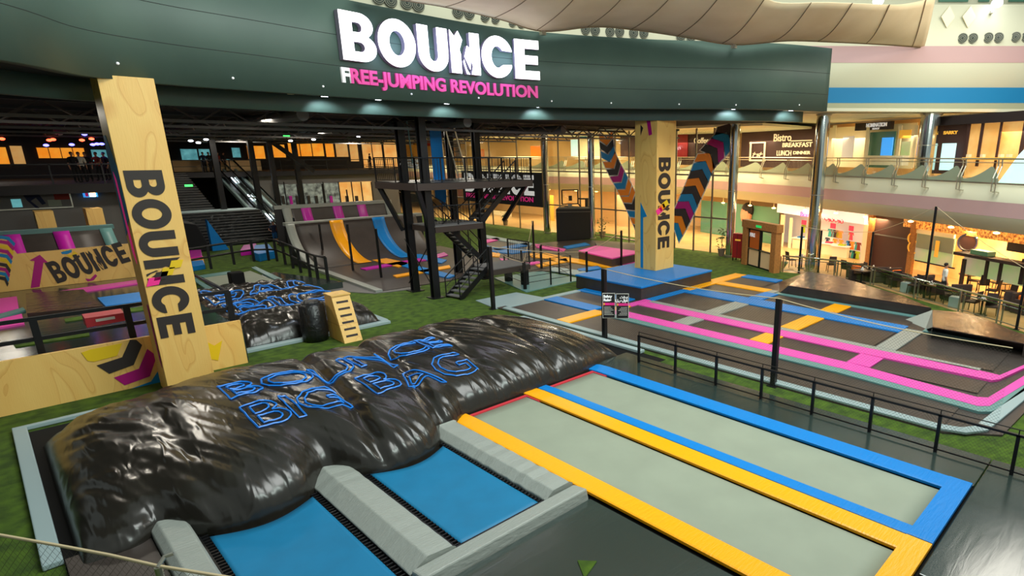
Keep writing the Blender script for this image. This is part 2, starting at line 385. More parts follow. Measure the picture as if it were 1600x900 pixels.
struct('light_block_wall_left', MB().box(-12.3, -6, -.3, -12, 82, 8.3), 'wall_dark')  # unseen wall, added to block world light from the left
struct('light_block_wall_back', MB().box(-12, 82, -.3, 75, 82.3, 14), 'wall_dark')  # unseen wall, added to block world light from behind
# curved fascia with the big sign
FP = [(-3.5, 13.2), (1.0, 17.4), (2.6, 19.7), (4.4, 20.6), (6.5, 20.95), (10.7, 21.5), (16.1, 21.3), (21.3, 18.8), (26.0, 15.1), (29.3, 13.6)]
FC = catmull(FP, 8); FC = [Vector((p[0], p[1])) for p in FC]
def fz(x): return 8.28+.30*min(1, max(0, x/24))
struct('wall_fascia', slab(MB(), FC, offset(FC, .35), [fz(p.x) for p in FC], 11.42), 'fascia', True)
seam = MB()
for zz in (9.35, 10.3):
    seam.tube([(p.x, p.y, zz) for p in offset(FC, -.003)], .007, 4)
struct('trim_1', seam, 'wall_dark')
inn = offset(FC, 1.7)
struct('ceiling_soffit', slab(MB(), offset(FC, .34), inn, [fz(p.x)+.1 for p in FC], [fz(p.x)+.2 for p in FC]), 'soffit')
struct('wall_soffit_beam', slab(MB(), inn, offset(FC, 2.1), [fz(p.x)-.42 for p in FC], [fz(p.x)+.2 for p in FC]), 'fascia', True)
# dark ceiling of the hall
CB = offset(FC, 2.1); n = len(CB)
v = [(p.x, p.y, 8.25) for p in CB]+[(-12+46.3*i/(n-1), 82, 8.25) for i in range(n)]
struct('ceiling', MB().add(v+[(a, b, c+.15) for a, b, c in v], [(i, i+1, n+i+1, n+i) for i in range(n-1)]+[(2*n+i+1, 2*n+i, 3*n+i, 3*n+i+1) for i in range(n-1)]), 'ceiling_black')
# beige wall at the fascia end
# mall floor slab edge (curved), upper level behind it
MP = [(27.2, -1.5), (29.55, 4.55), (32.13, 9.09), (34.64, 14.05), (39.37, 24.37), (41.3, 32.6), (39.0, 42.4), (38.4, 52), (38.4, 62), (38.4, 80)]
MC = [Vector((p[0], p[1])) for p in catmull(MP, 6)]
MB6 = offset(MC, -6.0)
struct('wall_mall_slab', slab(MB(), MC, MB6, 3.3, 5.33), 'mall_white', True)
bd = MB(); ribbon(bd, offset(MC, .012), 3.92, 4.55); struct('trim_2', bd, 'mall_pink')
struct('wall_shops_upper', ribbon(MB(), offset(MC, -4.6), 5.3, 8.6), 'wall_warm', True)
struct('wall_shops_lower', ribbon(MB(), offset(MC, -5.4), 0, 3.4), 'wall_warm', True)
# upper white wall with stripes; behind the fascia and out to the right
fwd = Vector((AX.z, AY.z)); 
# horizontal forward/right axes of the survey frame
R2 = Vector((AX.x, AY.x)).normalized(); F2 = Vector((-R2.y, R2.x))
def atD(px, D): return F2*D+R2*(D*(px-PX)/963.0)
UW = [atD(px, D) for px, D in ((430, 24.4), (590, 25.6), (740, 27.3), (830, 29.3), (930, 30.9), (1000, 31.9), (1080, 32.6), (1290, 33), (1500, 33), (1740, 33))]
UC = [Vector((p[0], p[1])) for p in catmull(UW, 5)]
def uz(y): return onPoly(1320, y, UC).z
struct('wall_upper', slab(MB(), UC, offset(UC, .4), uz(176), uz(7)), 'mall_white', True)
UCR = [p for p in UC if p.x > 22]
for k, (a, b, m_) in enumerate(((98, 72, 'mall_pink'), (161, 137, 'mall_blue'))):
    struct('trim_%d' % (3+k), slab(MB(), offset(UCR, -.02), offset(UCR, .02), uz(a), uz(b)), m_)
# soffit slab over the upper shops, filling between the upper wall and shops
struct('ceiling_mall', MB().hexa([(p[0], p[1], uz(176)) for p in (UCR[0], UCR[-1], (60, 2), (62, 60))], [(p[0], p[1], uz(176)+.15) for p in (UCR[0], UCR[-1], (60, 2), (62, 60))]), 'mall_white')
struct('ceiling_mall_far', MB().box(34.2, 20, 8.3, 62, 82, 8.45), 'mall_white')
up = MB(); slab(up, offset(UC, 3.2), offset(UC, 3.5), uz(7), uz(-60)); struct('wall_upper_far', up, 'mall_white')
# white corner block beside the fascia end
a = onPoly(1296, 195, [(29.3, 13.5), (45, 22)])
# ---------------------------------------------------------------- canopy
CE = offset(FC, -.35); ext = (CE[-1]-CE[-4]).normalized(); CE = CE+[CE[-1]+ext*k for k in (2, 4, 7, 11)]
low = [(560, -12), (640, 2), (700, 12), (780, 30), (848, 49), (930, 42), (1000, 48), (1075, 59), (1147, 70), (1230, 64), (1300, 66), (1380, 70), (1444, 75)]
lo3 = [onPoly(x, y, CE) for x, y in low]
hi = [(700, -90), (760, -80), (820, -70), (900, -70), (960, -70), (1030, -60), (1100, -50), (1160, -30), (1210, 3), (1290, 4), (1350, 6), (1410, 7), (1462, -4)]
hi3 = []
for i, (x, y) in enumerate(hi):
    w = ray(x, y); h = Vector((w.x, w.y)); base = Vector((lo3[i].x, lo3[i].y)).length
    t = (base-(3.2 if i > 7 else 5))/h.length; hi3.append(Vector((0, 0, CH))+w*t)
lo_c = catmull(lo3, 6); hi_c = catmull(hi3, 6)
def can(u, v):
    i = min(int(u*(len(lo_c)-1)), len(lo_c)-2); f = u*(len(lo_c)-1)-i
    a = lo_c[i].lerp(lo_c[i+1], f); b = hi_c[i].lerp(hi_c[i+1], f); p = a.lerp(b, v); p.z -= .25*math.sin(math.pi*v); return p
ct = thing('canopy', 'beige stretched fabric canopy above the dark sign wall', 'canopy', lo3[6])
cm = MB().grid(can, 72, 10); 
co_ = part('fabric', cm, 'canopy', ct, smooth=True); so = co_.modifiers.new('thick', 'SOLIDIFY'); so.thickness = .02
for k in range(1, 13):
    u0 = k/12.4; part('seam', MB().tube([can(min(u0, 1), t/10)-Vector((.03, .03, 0)) for t in range(11)], .02, 4), 'seam', ct)
part('hem', MB().tube([can(k/72, 0)-Vector((.03, .03, 0)) for k in range(73)], .035, 5), 'seam', ct)
for (x, y) in ((848, 50), (1147, 71)):
    p = onPoly(x, y, CE); part('anchor_bracket', MB().box(p.x-.1, p.y-.1, p.z-.12, p.x+.1, p.y+.1, p.z+.1).bar(p, p+Vector((-.3, -.4, .4)), .06), 'brushed_steel', ct)
# round air vents
vt0 = None
def vent(px, py, P, lab):
    p = onPoly(px, py, P); n2 = Vector((-p.x, -p.y, 0)).normalized(); x = n2.cross(Vector((0, 0, 1))).normalized()*-1
    M = frame((p.x+n2.x*.05, p.y+n2.y*.05, p.z), x, (0, 0, 1))
    t = thing('air_vent', lab, 'vent', M.translation, 'round air vents on the white wall above the sign')
    d = MB(); d.lathe((0, 0, 0), [(.24, 0), (.24, .04), (.02, .06)], 16); d.v = [M @ q for q in d.v]; part('grille', d, 'vent_black', t)
    for r in (.22, .15, .08):
        g_ = MB().tube([M @ Vector((r*math.cos(a*math.pi/8), r*math.sin(a*math.pi/8), .05+.0*(r))) for a in range(17)], .014, 5); part('ring', g_, 'vent_ring', t)
VL = [(592, -3), (611, 2), (636, 5), (654, 9), (716, 19), (733, 21), (757, 25), (773, 28), (800, 33), (814, 35), (915, 46), (930, 48), (953, 50), (968, 50), (990, 52), (1006, 52), (1064, 57), (1080, 58), (1102, 59), (1504, 60), (1520, 60), (1544, 59), (1560, 59), (1587, 58), (1603, 58)]
for k, (x, y) in enumerate(VL):
    vent(x, y, UC, 'round dark air vent in a pair on the white wall %s' % ('right of the canopy' if x > 1400 else 'between sign wall and canopy'))
# diamond inlays on the upper wall
for x, c in ((1479, 'right of the canopy edge'), (1512, 'above the first pair of vents')):
    p = onPoly(x, 27, UC); q = MB().prism([(p.x, p.y-.06, p.z-.5), (p.x+.33, p.y-.29, p.z), (p.x, p.y-.06, p.z+.5), (p.x-.33, p.y+.17, p.z)], (-.03, -.03, 0))
    single('diamond_inlay', q, 'cream', 'pale cream diamond on the white wall '+c, 'decoration')
# big bright atrium lamps and window bays above the upper wall
for x, y, lab in ((1372, 2, 'bright round floodlight above the canopy'), (1558, 5, 'bright floodlight above the vents at top right')):
    p = onPoly(x, y, offset(UC, -.6)); t = thing('floodlight', lab, 'lamp', p)
    part('lens', MB().ball(p, .26, .26, .2), 'lamp_white', t); part('bracket', MB().bar(p+Vector((.2, .2, -.3)), p+Vector((.6, .4, -.35)), .1), 'brushed_steel', t)
for k, (x0, x1) in enumerate(((1466, 1512), (1528, 1545), (1575, 1640))):
    a, b = onPoly(x0, 6, offset(UC, 3.1)), onPoly(x1, 6, offset(UC, 3.1))
    t = MB().bar((a.x, a.y, a.z+.9), (b.x, b.y, b.z+.9), .04, 1.6); struct('window_%d' % (k+1), t, 'poster_teal')
hb = MB(); ribbon(hb, offset(UCR, .2), uz(7)+.9, uz(7)+.98); struct('trim_6', hb, 'brushed_steel')
# ---------------------------------------------------------------- sign on the fascia
def arclen(P):
    s = [0]
    for i in range(1, len(P)): s.append(s[-1]+(P[i]-P[i-1]).length)
    return s
FS = arclen(FC)
def at_s(s, off, z):
    i = max(0, min(len(FC)-2, next((k for k in range(len(FC)-1) if FS[k+1] >= s), len(FC)-2))); t = (s-FS[i])/(FS[i+1]-FS[i])
    p = FC[i].lerp(FC[i+1], t); d = (FC[i+1]-FC[i]).normalized(); nrm = Vector((d.y, -d.x)); q = p+nrm*off; return Vector((q.x, q.y, z))
def s_of(px, py):
    p = onPoly(px, py, FC); return min(range(0, 4000), key=lambda k: (at_s(k*.01, 0, p.z)-p).length)*.01
s0, s1 = s_of(526, 60), s_of(839, 90); z0, z1 = 9.53, 11.02
sg = thing('illuminated_sign', 'big illuminated white BOUNCE letters on the dark curved fascia', 'sign', at_s(s0, 0, z0))
def mp(off): return lambda v: at_s(s0+v.x, off+v.z, z0+v.y)
gl, tot = logo_glyphs(); Wd = s1-s0
for k, ch in enumerate('BOUNCE'):
    x0, sh = gl[k]
    ltr = sg
    for dep, off, m_, nm in ((.22, .14, 'sign_side', 'letter_return'), (.03, .27, 'sign_white', 'letter_face')):
        cu = bpy.data.curves.new('g', 'CURVE'); cu.dimensions = '2D'; cu.fill_mode = 'BOTH'; cu.extrude = dep/2
        for outer, holes in sh:
            for lp in [outer]+holes:
                sp = cu.splines.new('POLY'); sp.points.add(len(lp)-1); sp.use_cyclic_u = True
                for i, (x, y) in enumerate(lp): sp.points[i].co = ((x0+x)*Wd/tot, y*(z1-z0), 0, 1)
        ltr = part(nm, curve_mb(cu, mp(off)), m_, ltr)
s2, s3 = s_of(531, 118), s_of(839, 136)
tag = text_mb('FREE-JUMPING REVOLUTION', .46, lambda v: v.copy(), .08, .022)
wx = max(v.x for v in tag.v)
tag.v = [at_s(s2+v.x*(s3-s2)/wx, .06+v.z, 8.86+v.y) for v in tag.v]
st = thing('sign_lettering', 'pink FREE-JUMPING REVOLUTION lettering under the big white sign', 'sign', at_s(s2, .06, 8.86))
fF = [f for f in tag.f if all((tag.v[i]-at_s(s2, .06, tag.v[i].z)).length < (s3-s2)*.041 for i in f)]
def pick(fs):
    mb = MB(); mp_ = {}
    for f in fs:
        for i in f:
            if i not in mp_: mp_[i] = len(mb.v); mb.v.append(tag.v[i])
        mb.f.append(tuple(mp_[i] for i in f))
    return mb
sF = set(fF); part('letters', pick([f for f in tag.f if f not in sF]), 'sign_pink', st)
if fF: part('letter', pick(fF), 'text_white', st, 'worn white letter F')
light('sign_glow', 'AREA', at_s((s0+s1)/2, 1.0, 10.2), 110, (.55, .7, 1), 6, 1.2, to=at_s((s0+s1)/2, 0, 10.2))
# soffit downlights and small fascia studs
for px, py in ((507, 150), (591, 156), (698, 161), (841, 168), (1146, 173), (1236, 175), (454, 146)):
    on = px != 454
    p = onPoly(px, py, offset(FC, .9)); p.z = fz(p.x)+.08
    t = thing('soffit_downlight', 'small round %s downlight in the soffit %s' % ('lit' if on else 'unlit', {507: 'below the letter B', 591: 'below the letter O', 698: 'below the letter N', 841: 'below the letter E', 1146: 'left of the last one by the fascia end', 1236: 'nearest the fascia right end', 454: 'left of the sign'}[px]), 'lamp', p)
    part('trim_ring', MB().lathe(p+Vector((0, 0, -.01)), [(.15, 0), (.15, .04), (.1, .05)]), 'soffit', t)
    part('lens', MB().lathe(p+Vector((0, 0, -.04)), [(.1, 0), (.11, .05)]), 'lamp_white' if on else 'cream', t)
    if on: light('downlight_beam', 'SPOT', p+Vector((0, 0, -.08)), 230, (.72, .85, 1), .08, to=p+Vector((p.x*.03, .9, -1.2)), angle=105)
for px, py in ((184, 99), (364, 122), (505, 135), (643, 147), (748, 153), (862, 158), (955, 161), (1061, 163), (1150, 164), (1249, 164)):
    p = onPoly(px, py, offset(FC, -.03)); single('fascia_stud', MB().ball(p, .035), 'text_white', 'tiny white stud light along the lower fascia edge', 'light', 'stud lights on the fascia')
# ================================================================ GLASS FACADE X = 34
GX = 34.0
ys = [onX(px, 330, GX).y for px in (640, 700, 735, 770, 812, 850, 875, 907, 940, 962, 983, 1015, 1055, 1085, 1112, 1140)]
fa = thing('glass_facade', 'tall glass wall with thin metal mullions behind the trampolines', 'glass wall', (GX, ys[8], 0))
for k, y in enumerate(ys): part('mullion', MB().box(GX-.05, y-.045, 0, GX+.05, y+.045, 8.25), 'mullion', fa)
for z in (2.4, 5.22): part('transom', MB().box(GX-.04, ys[-1], z-.05, GX+.04, 75, z+.05), 'mullion', fa)
for k in range(len(ys)-1): part('pane', MB().box(GX-.008, ys[k+1]+.05, .05, GX+.008, ys[k]-.05, 8.2), 'glass', fa)
def column(px, py, x, y, r, z0, z1, lab):
    t = thing('chrome_column', lab, 'column', (x, y, z0)); part('shaft', MB().cyl(x, y, z0+.12, z1-.1, r, 28), 'chrome', t, smooth=False)
    part('base_ring', MB().cyl(x, y, z0, z0+.14, r+.05, 28), 'brushed_steel', t); part('collar', MB().cyl(x, y, (z0+z1)/2, (z0+z1)/2+.05, r+.012, 28), 'brushed_steel', t)
    part('head_ring', MB().cyl(x, y, z1-.12, z1, r+.05, 28), 'brushed_steel', t)
column(0, 0, 32.2, 15.1, .36, 0, 8.7, 'tall round chrome column at the end of the dark fascia')
column(0, 0, 33.5, 21.5, .3, 0, 8.5, 'slim chrome column where the glass wall ends beside the fire cabinet')
column(0, 0, 33.5, 34.6, .26, 0, 8.2, 'chrome column inside the glass wall behind the left chevron strand')
column(0, 0, 33.4, 40.0, .26, 0, 8.2, 'chrome column beside the black BOUNCE banner')
p = onPoly(1441, 290, offset(MC, -2.2)); column(0, 0, p.x, p.y, .5, 5.33, uz(176), 'thick mirror column on the upper gallery between two shops')
# chevron strands
def chev(c, t, w, m_, lab, grp):      # c (y,z), t direction along the strand in (y,z)
    t = Vector(t).normalized(); s = Vector((-t.y, t.x)); c = Vector(c)
    th = w*.36
    P = [c+s*w*.5-t*w*.18, c+t*w*.14, c-s*w*.5-t*w*.18, c-s*w*.5-t*(w*.18)+t*th, c+t*(w*.14+th), c+s*w*.5-t*w*.18+t*th]
    big = [c+s*w*.55-t*w*.24, c+t*w*.08, c-s*w*.55-t*w*.24, c-s*w*.55-t*(w*.24)+t*(th+.1), c+t*(w*.16+th+.04), c+s*w*.55-t*w*.24+t*(th+.1)]
    x = GX-.06
    T = thing('chevron_decal', lab, 'decal', (x, c.x, c.y), grp)
    part('white_backing', MB().prism([(x, q.x, q.y) for q in big], (.012, 0, 0)), 'dec_white', T)
    part('chevron', MB().prism([(x-.012, q.x, q.y) for q in P], (.01, 0, 0)), m_, T)
def strand(pxs, n, cols, w, side):
    pts = [onX(a, b, GX) for a, b in pxs]; pts = [Vector((p.y, p.z)) for p in pts]; cr = [Vector((p[0], p[1])) for p in catmull([(p.x, p.y, 0) for p in pts], 6)]
    s = arclen(cr); 
    for k in range(n):
        d = s[-1]*(k+.5)/n; i = next(j for j in range(len(cr)-1) if s[j+1] >= d); f = (d-s[i])/(s[i+1]-s[i]); c = cr[i].lerp(cr[i+1], f)
        cn = cols[k % len(cols)]
        chev(c, (cr[i+1]-cr[i])*(1 if side == 'left' else -1), w, 'dec_'+cn, '%s chevron in the strand of chevrons on the glass %s of the right plywood pillar' % (cn, side), '%s chevrons %s of the right pillar' % (cn, side))
strand([(947, 205), (951, 240), (960, 262), (978, 296), (990, 322), (1003, 352), (1012, 380)], 15, ['orange', 'black', 'blue', 'orange', 'black', 'magenta', 'blue', 'orange'], 1.45, 'left')
strand([(1137, 205), (1128, 225), (1105, 250), (1092, 280), (1080, 308), (1066, 338), (1050, 368)], 14, ['black', 'blue', 'magenta', 'black', 'orange', 'blue', 'black', 'orange'], 1.6, 'right')
# black BOUNCE banner on the glass
a, b = onX(846, 270, 33.8), onX(846, 324, 33.8); y1 = onX(724, 300, 33.8).y; y0 = a.y
bn = thing('wall_banner', 'black BOUNCE banner with white and pink letters on the glass wall', 'banner', (33.8, (y0+y1)/2, b.z))
part('cloth', MB().box(33.78, y0, b.z, 33.84, y1, a.z), 'cloth_black', bn)
Wn = y1-y0; part('white_lettering', logo_mb(Wn*.88, (a.z-b.z)*.6, frame((33.76, y1-.45, b.z+.95), (0, -1, 0), (0, 0, 1)), .02), 'text_white', bn)
tm = text_mb('FREE-JUMPING REVOLUTION', .42, frame((33.76, y1-.5, b.z+.4), (0, -1, 0), (0, 0, 1)), .02, .015); sc = Wn*.86/(y1-.5-min(v.y for v in tm.v))
for v_ in tm.v: v_.y = y1-.5-(y1-.5-v_.y)*sc
part('pink_lettering', tm, 'text_pink', bn)
# ---------------------------------------------------------------- upper gallery balustrade
def alongM(px, off, z): return None
bal = thing('glass_balustrade', 'glass balustrade with wave patterned film and double steel handrail along the upper gallery', 'railing', (MC[8].x, MC[8].y, 5.33))
E0 = offset(MC, .03); s_ = arclen(E0)
def on_s(P, s, S_):
    s = max(0, min(s, S_[-1]-1e-4)); i = next(j for j in range(len(P)-1) if S_[j+1] >= s); f = (s-S_[i])/(S_[i+1]-S_[i]); return P[i].lerp(P[i+1], f), (P[i+1]-P[i]).normalized()
part('glass_pane', ribbon(MB(), E0, 5.33, 6.3), 'glass', bal)
for z, r in ((6.36, .035), (6.2, .02)): part('handrail', MB().tube([(p.x, p.y, z) for p in offset(MC, .08)], r, 6), 'brushed_steel', bal)
part('edge_channel', ribbon(MB(), offset(MC, .05), 5.30, 5.36), 'brushed_steel', bal)
def s_px(px, py, P, S_):
    p = onPoly(px, py, P); return min((k*.05 for k in range(int(S_[-1]/.05))), key=lambda d: (on_s(P, d, S_)[0]-Vector((p.x, p.y))).length)
pos = [s_px(x, 280, E0, s_) for x in (1560, 1505, 1450, 1402, 1354, 1309, 1270, 1231, 1192, 1138, 1095)]
d = pos[-1]
while d < 52: d += 2.4; pos.append(d)
for d in pos:
    p, t = on_s(E0, d, s_); nn = Vector((-t.y, t.x)); m_ = MB()
    for o_ in (-.09, .09):
        q = p+t*o_; m_.tube([(q.x+nn.x*.08, q.y+nn.y*.08, 6.36), (q.x+nn.x*.04, q.y+nn.y*.04, 6.05), (q.x+nn.x*.24, q.y+nn.y*.24, 5.55), (q.x+nn.x*.24, q.y+nn.y*.24, 5.0), (q.x, q.y, 4.95)], .03, 6)
    part('post_bracket', m_, 'brushed_steel', bal)
for k in range(len(pos)-1):
    a0, a1 = pos[k], pos[k+1]; n = 16; wv = MB(); top = []
    for i in range(n+1):
        u = i/n; h = .12+.6*(max(0, u/.22)**.6 if u < .22 else max(0, (1-u)/.78)**1.8); p, _ = on_s(E0, a0+(a1-a0)*u, s_); top.append((p, 5.36+h))
    m = len(top); wv.add([(p.x-.0, p.y, 5.36) for p, _ in top]+[(p.x, p.y, z) for p, z in top], [(i, i+1, m+i+1, m+i) for i in range(m-1)])
    wv.v = [Vector((q.x-.015, q.y+.005, q.z)) for q in wv.v]
    part('wave_film', wv, 'film_green', bal)
# ---------------------------------------------------------------- shop fronts upstairs, on the shop line
U4 = offset(MC, -3.2)
def panel(px0, px1, y0, y1, P, d=.06):
    a, b = onPoly(px0, (y0+y1)/2, P), onPoly(px1, (y0+y1)/2, P); zt = onPoly((px0+px1)/2, y0, P).z; zb = onPoly((px0+px1)/2, y1, P).z
    return a, b, zb, zt
def wallbox(px0, px1, y0, y1, P, d=.06):
    a, b, zb, zt = panel(px0, px1, y0, y1, P); t = (b-a); t.z = 0; n_ = Vector((-t.y, t.x, 0)).normalized()*d
    if n_.x*a.x+n_.y*a.y > 0: n_ = -n_
    c0 = [(a.x, a.y, zb), (b.x, b.y, zb), (b.x+n_.x, b.y+n_.y, zb), (a.x+n_.x, a.y+n_.y, zb)]
    return MB().hexa(c0, [(x, y, zt) for x, y, _ in c0])
def wframe(px, py, P, px2=None):      # frame for lettering on that wall, a touch in front
    a, b = onPoly(px, py, P), onPoly(px+20, py, P); t = b-a; t.z = 0; n_ = Vector((-a.x, -a.y, 0)).normalized()*.09
    return frame((a.x+n_.x, a.y+n_.y, a.z), t, (0, 0, 1)), t.length/20
def wtext(txt, px0, px1, py_base, hpx, P, m_, bold=.008):
    M, s = wframe(px0, py_base, P); h = onPoly(px0, py_base-hpx, P).z-M.translation.z
    mb = text_mb(txt, h, Matrix.Identity(4), .03, bold); wx = max(v.x for v in mb.v); W_ = (onPoly(px1, py_base, P)-onPoly(px0, py_base, P)); W_.z = 0; k = W_.length/wx
    mb.v = [M @ Vector((v.x*k, v.y, v.z)) for v in mb.v]; return mb
t = thing('bistro_wall', 'dark brown bistro wall with cream Bistro BREAKFAST LUNCH DINNER lettering upstairs', 'shop front', onPoly(1215, 250, U4))
part('board', wallbox(1159, 1276, 200, 262, U4), 'shop_brown', t)
for tx in (('Bistro', 1208, 1236, 221, 12), ('BREAKFAST', 1222, 1268, 230, 7), ('LUNCH', 1213, 1236, 243, 8), ('DINNER', 1239, 1266, 241, 5)): part('lettering', wtext(*tx, offset(MC, -2.7), 'text_cream'), 'text_cream', t)
part('rule_line', wallbox(1236, 1269, 219, 220.5, offset(MC, -2.75)), 'text_cream', t)
U4b = offset(MC, -2.95)
for q in ((1172, 1196, 222, 224), (1172, 1196, 250, 252), (1172, 1174, 222, 252), (1194, 1196, 222, 252)): part('sign_frame', wallbox(*q, U4b), 'text_cream', t)
part('lettering', wtext('خوخ', 1176, 1192, 243, 6, offset(MC, -2.7), 'text_cream'), 'text_cream', t)
t = thing('coffee_wall', 'dark brown wall with cream Coffee lettering behind the right chevron strand', 'shop front', onPoly(1100, 250, U4))
part('board', wallbox(1060, 1140, 205, 258, U4), 'shop_brown', t); part('lettering', wtext('Coffee', 1084, 1107, 224, 9, offset(MC, -2.7), 'text_cream'), 'text_cream', t)
t = thing('jewellery_shop', 'pale shop front with black NOMINATION sign board upstairs', 'shop front', onPoly(1360, 250, U4))
part('back_wall', wallbox(1292, 1430, 196, 262, offset(MC, -3.9)), 'cream', t)
part('sign_board', wallbox(1342, 1397, 191, 203, U4, .3), 'shop_dark', t); part('lettering', wtext('NOMINATION', 1353, 1385, 199, 6, offset(MC, -2.55), 'text_white', .008), 'text_white', t); part('lettering', wtext('ITALY', 1363, 1374, 202.5, 2.4, offset(MC, -2.55), 'text_white', .008), 'text_white', t)
part('display_wall', wallbox(1358, 1398, 206, 262, U4), 'poster_teal', t); part('poster', wallbox(1378, 1395, 215, 245, U4b), 'screen_blue', t)
part('light_box', wallbox(1317, 1334, 213, 247, U4b), 'shop_white', t); part('yellow_lamps', wallbox(1406, 1424, 203, 216, U4b), 'gold', t)
part('counter', wallbox(1362, 1420, 243, 258, offset(MC, -2.4), .5), 'cream', t); part('green_panel', wallbox(1409, 1423, 221, 243, U4b), 'screen_green', t)
for x in (1300, 1352, 1402, 1427): part('pillar', wallbox(x, x+5, 196, 262, U4b), 'cream', t)
t = thing('watch_shop', 'dark brown shop front with gold SARKY lettering and lit display windows', 'shop front', onPoly(1530, 260, U4))
part('board', wallbox(1466, 1508, 190, 272, U4), 'shop_brown', t); part('lettering', wtext('SARKY', 1474, 1496, 210, 5, offset(MC, -2.7), 'gold'), 'gold', t)
part('screen', wallbox(1471, 1492, 224, 266, U4b), 'screen_bright', t); part('watch_dial', wallbox(1480, 1487, 236, 248, offset(MC, -3.0)), 'screen_blue', t)
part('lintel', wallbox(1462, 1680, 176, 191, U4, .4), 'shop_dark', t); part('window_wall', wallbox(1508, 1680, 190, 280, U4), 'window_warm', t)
for q in ((1508, 1512, 190, 275), (1530, 1534, 190, 260), (1558, 1561, 190, 275), (1594, 1600, 190, 275)): part('pillar', wallbox(*q, U4b), 'shop_brown', t)
part('display_shelf', wallbox(1510, 1590, 246, 250, offset(MC, -2.9), .3), 'gold', t)
for q in ((1514, 1518), (1536, 1540), (1565, 1569), (1577, 1582)): part('display_stand', wallbox(q[0], q[1], 241, 246, offset(MC, -2.9), .2), 'cream', t)
p = onPoly(1596, 290, offset(MC, -1.0)); single('wave_sculpture', MB().prism([(p.x, p.y+.9, 5.34), (p.x-.4, p.y-.9, 5.34), (p.x-.3, p.y-.4, 6.2), (p.x-.15, p.y, 6.9), (p.x-.05, p.y+.3, 6.5)], (.5, .1, 0)), 'screen_bright', 'pale blue peaked board on the upper gallery at the right edge', 'board')
# upstairs shop pieces seen through the glass
for q, m_, lab in (((690, 720, 222, 246), 'shop_dark', 'dark menu board upstairs behind the steel tower'), ((830, 847, 228, 246), 'dec_orange', 'orange red poster upstairs left of the chrome column'),
                   ((750, 757, 233, 249), 'dec_orange', 'orange poster upstairs just right of the tower column'), ((907, 938, 210, 248), 'cream', 'cream shop front upstairs with blue sign'),
                   ((893, 903, 218, 244), 'screen_bright', 'bright screen upstairs between two mullions'), ((970, 998, 214, 246), 'shop_brown', 'brown shelving upstairs left of the right pillar'), ((1052, 1075, 205, 246), 'red_box', 'dark red wall upstairs right of the right pillar'),
                   ((666, 682, 206, 228), 'red_box', 'red poster upstairs behind the blue cloth strip')):
    single('shop_display', wallbox(*q, U4b, .1), m_, lab, 'panel')
single('shop_sign', wallbox(904, 924, 210, 215, offset(MC, -2.9), .1), 'mall_blue', 'small blue shop sign upstairs above the cream front', 'sign')
# ---------------------------------------------------------------- downstairs shops right of the glass wall
L4 = offset(MC, -2.0); L4b = offset(MC, -1.9)
t = thing('poster_wall', 'teal wall with a large face poster behind the fire cabinet', 'wall panel', onPoly(1160, 380, L4))
part('board', wallbox(1095, 1216, 318, 420, L4), 'poster_teal', t)
fc = onPoly(1166, 337, offset(MC, -1.5)); nf = Vector((-fc.x, -fc.y, 0)).normalized()*.1
hm = MB().ball(fc+nf+Vector((0, 0, .1)), .35, .5, .75); part('face', hm, 'poster_skin', t); part('hair', MB().ball(fc+nf*.6+Vector((.05, -.1, .45)), .4, .55, .6), 'hair', t)
part('orange_corner', wallbox(1150, 1163, 352, 395, L4b), 'dec_orange', t)
t = thing('childrens_shop', 'bright white childrens clothes shop with lit sign band', 'shop front', onPoly(1290, 420, L4))
part('back_wall', wallbox(1222, 1358, 336, 440, offset(MC, -3.6)), 'shop_white', t)
part('sign_band', wallbox(1218, 1357, 326, 341, L4b, .25), 'sign_band', t)
part('lettering', wtext('Bonpoint', 1250, 1285, 337, 7, offset(MC, -1.3), 'text_pink'), 'text_pink', t); part('lettering', wtext('بونبون', 1288, 1318, 343, 6, offset(MC, -1.3), 'text_pink'), 'text_red', t)
for q in ((1218, 1224, 335, 430), (1232, 1236, 340, 430), (1346, 1354, 350, 445)): part('door_jamb', wallbox(*q, L4b), 'cream', t)

random.seed(3)
cl = ['kid_pink', 'lime', 'kid_teal', 'kid_orange', 'cloth_navy', 'cloth_red', 'pad_blue', 'cloth_black', 'cream']
for k in range(60):
    x = 1239+random.random()*100; y = 349+int(random.random()*4)*14+(x-1239)*.16
    if 1264 < x < 1284: continue
    a, b, zb, zt = panel(x, x+6, y, y+12, offset(MC, -2.9)); n_ = Vector((-a.x, -a.y, 0)).normalized()*.1
    w = (b-a); w.z = 0; P_ = [a+w*.0, a+w]; z0_, z1_ = zb, zt
    g_ = MB().prism([(a.x, a.y, zb), (b.x, b.y, zb), ((a+w*.85).x, (a+w*.85).y, zt-.08), ((a+w*1.2).x, (a+w*1.2).y, zt-.2), ((a+w*1.1).x, (a+w*1.1).y, zt), ((a-w*.1).x, (a-w*.1).y, zt), ((a-w*.2).x, (a-w*.2).y, zt-.2), ((a+w*.15).x, (a+w*.15).y, zt-.08)], n_)
    single('childs_garment', g_, cl[k % len(cl)], 'small childrens garment hanging in the bright clothes shop', 'clothing', 'garments in the childrens shop')
for q in ((1253, 1260, 344, 351), (1298, 1306, 349, 357), (1327, 1334, 353, 361)): single('sale_sign', wallbox(*q, offset(MC, -2.6), .04), 'text_red', 'small square red sign hanging in the childrens shop', 'sign', 'red square signs in the childrens shop')
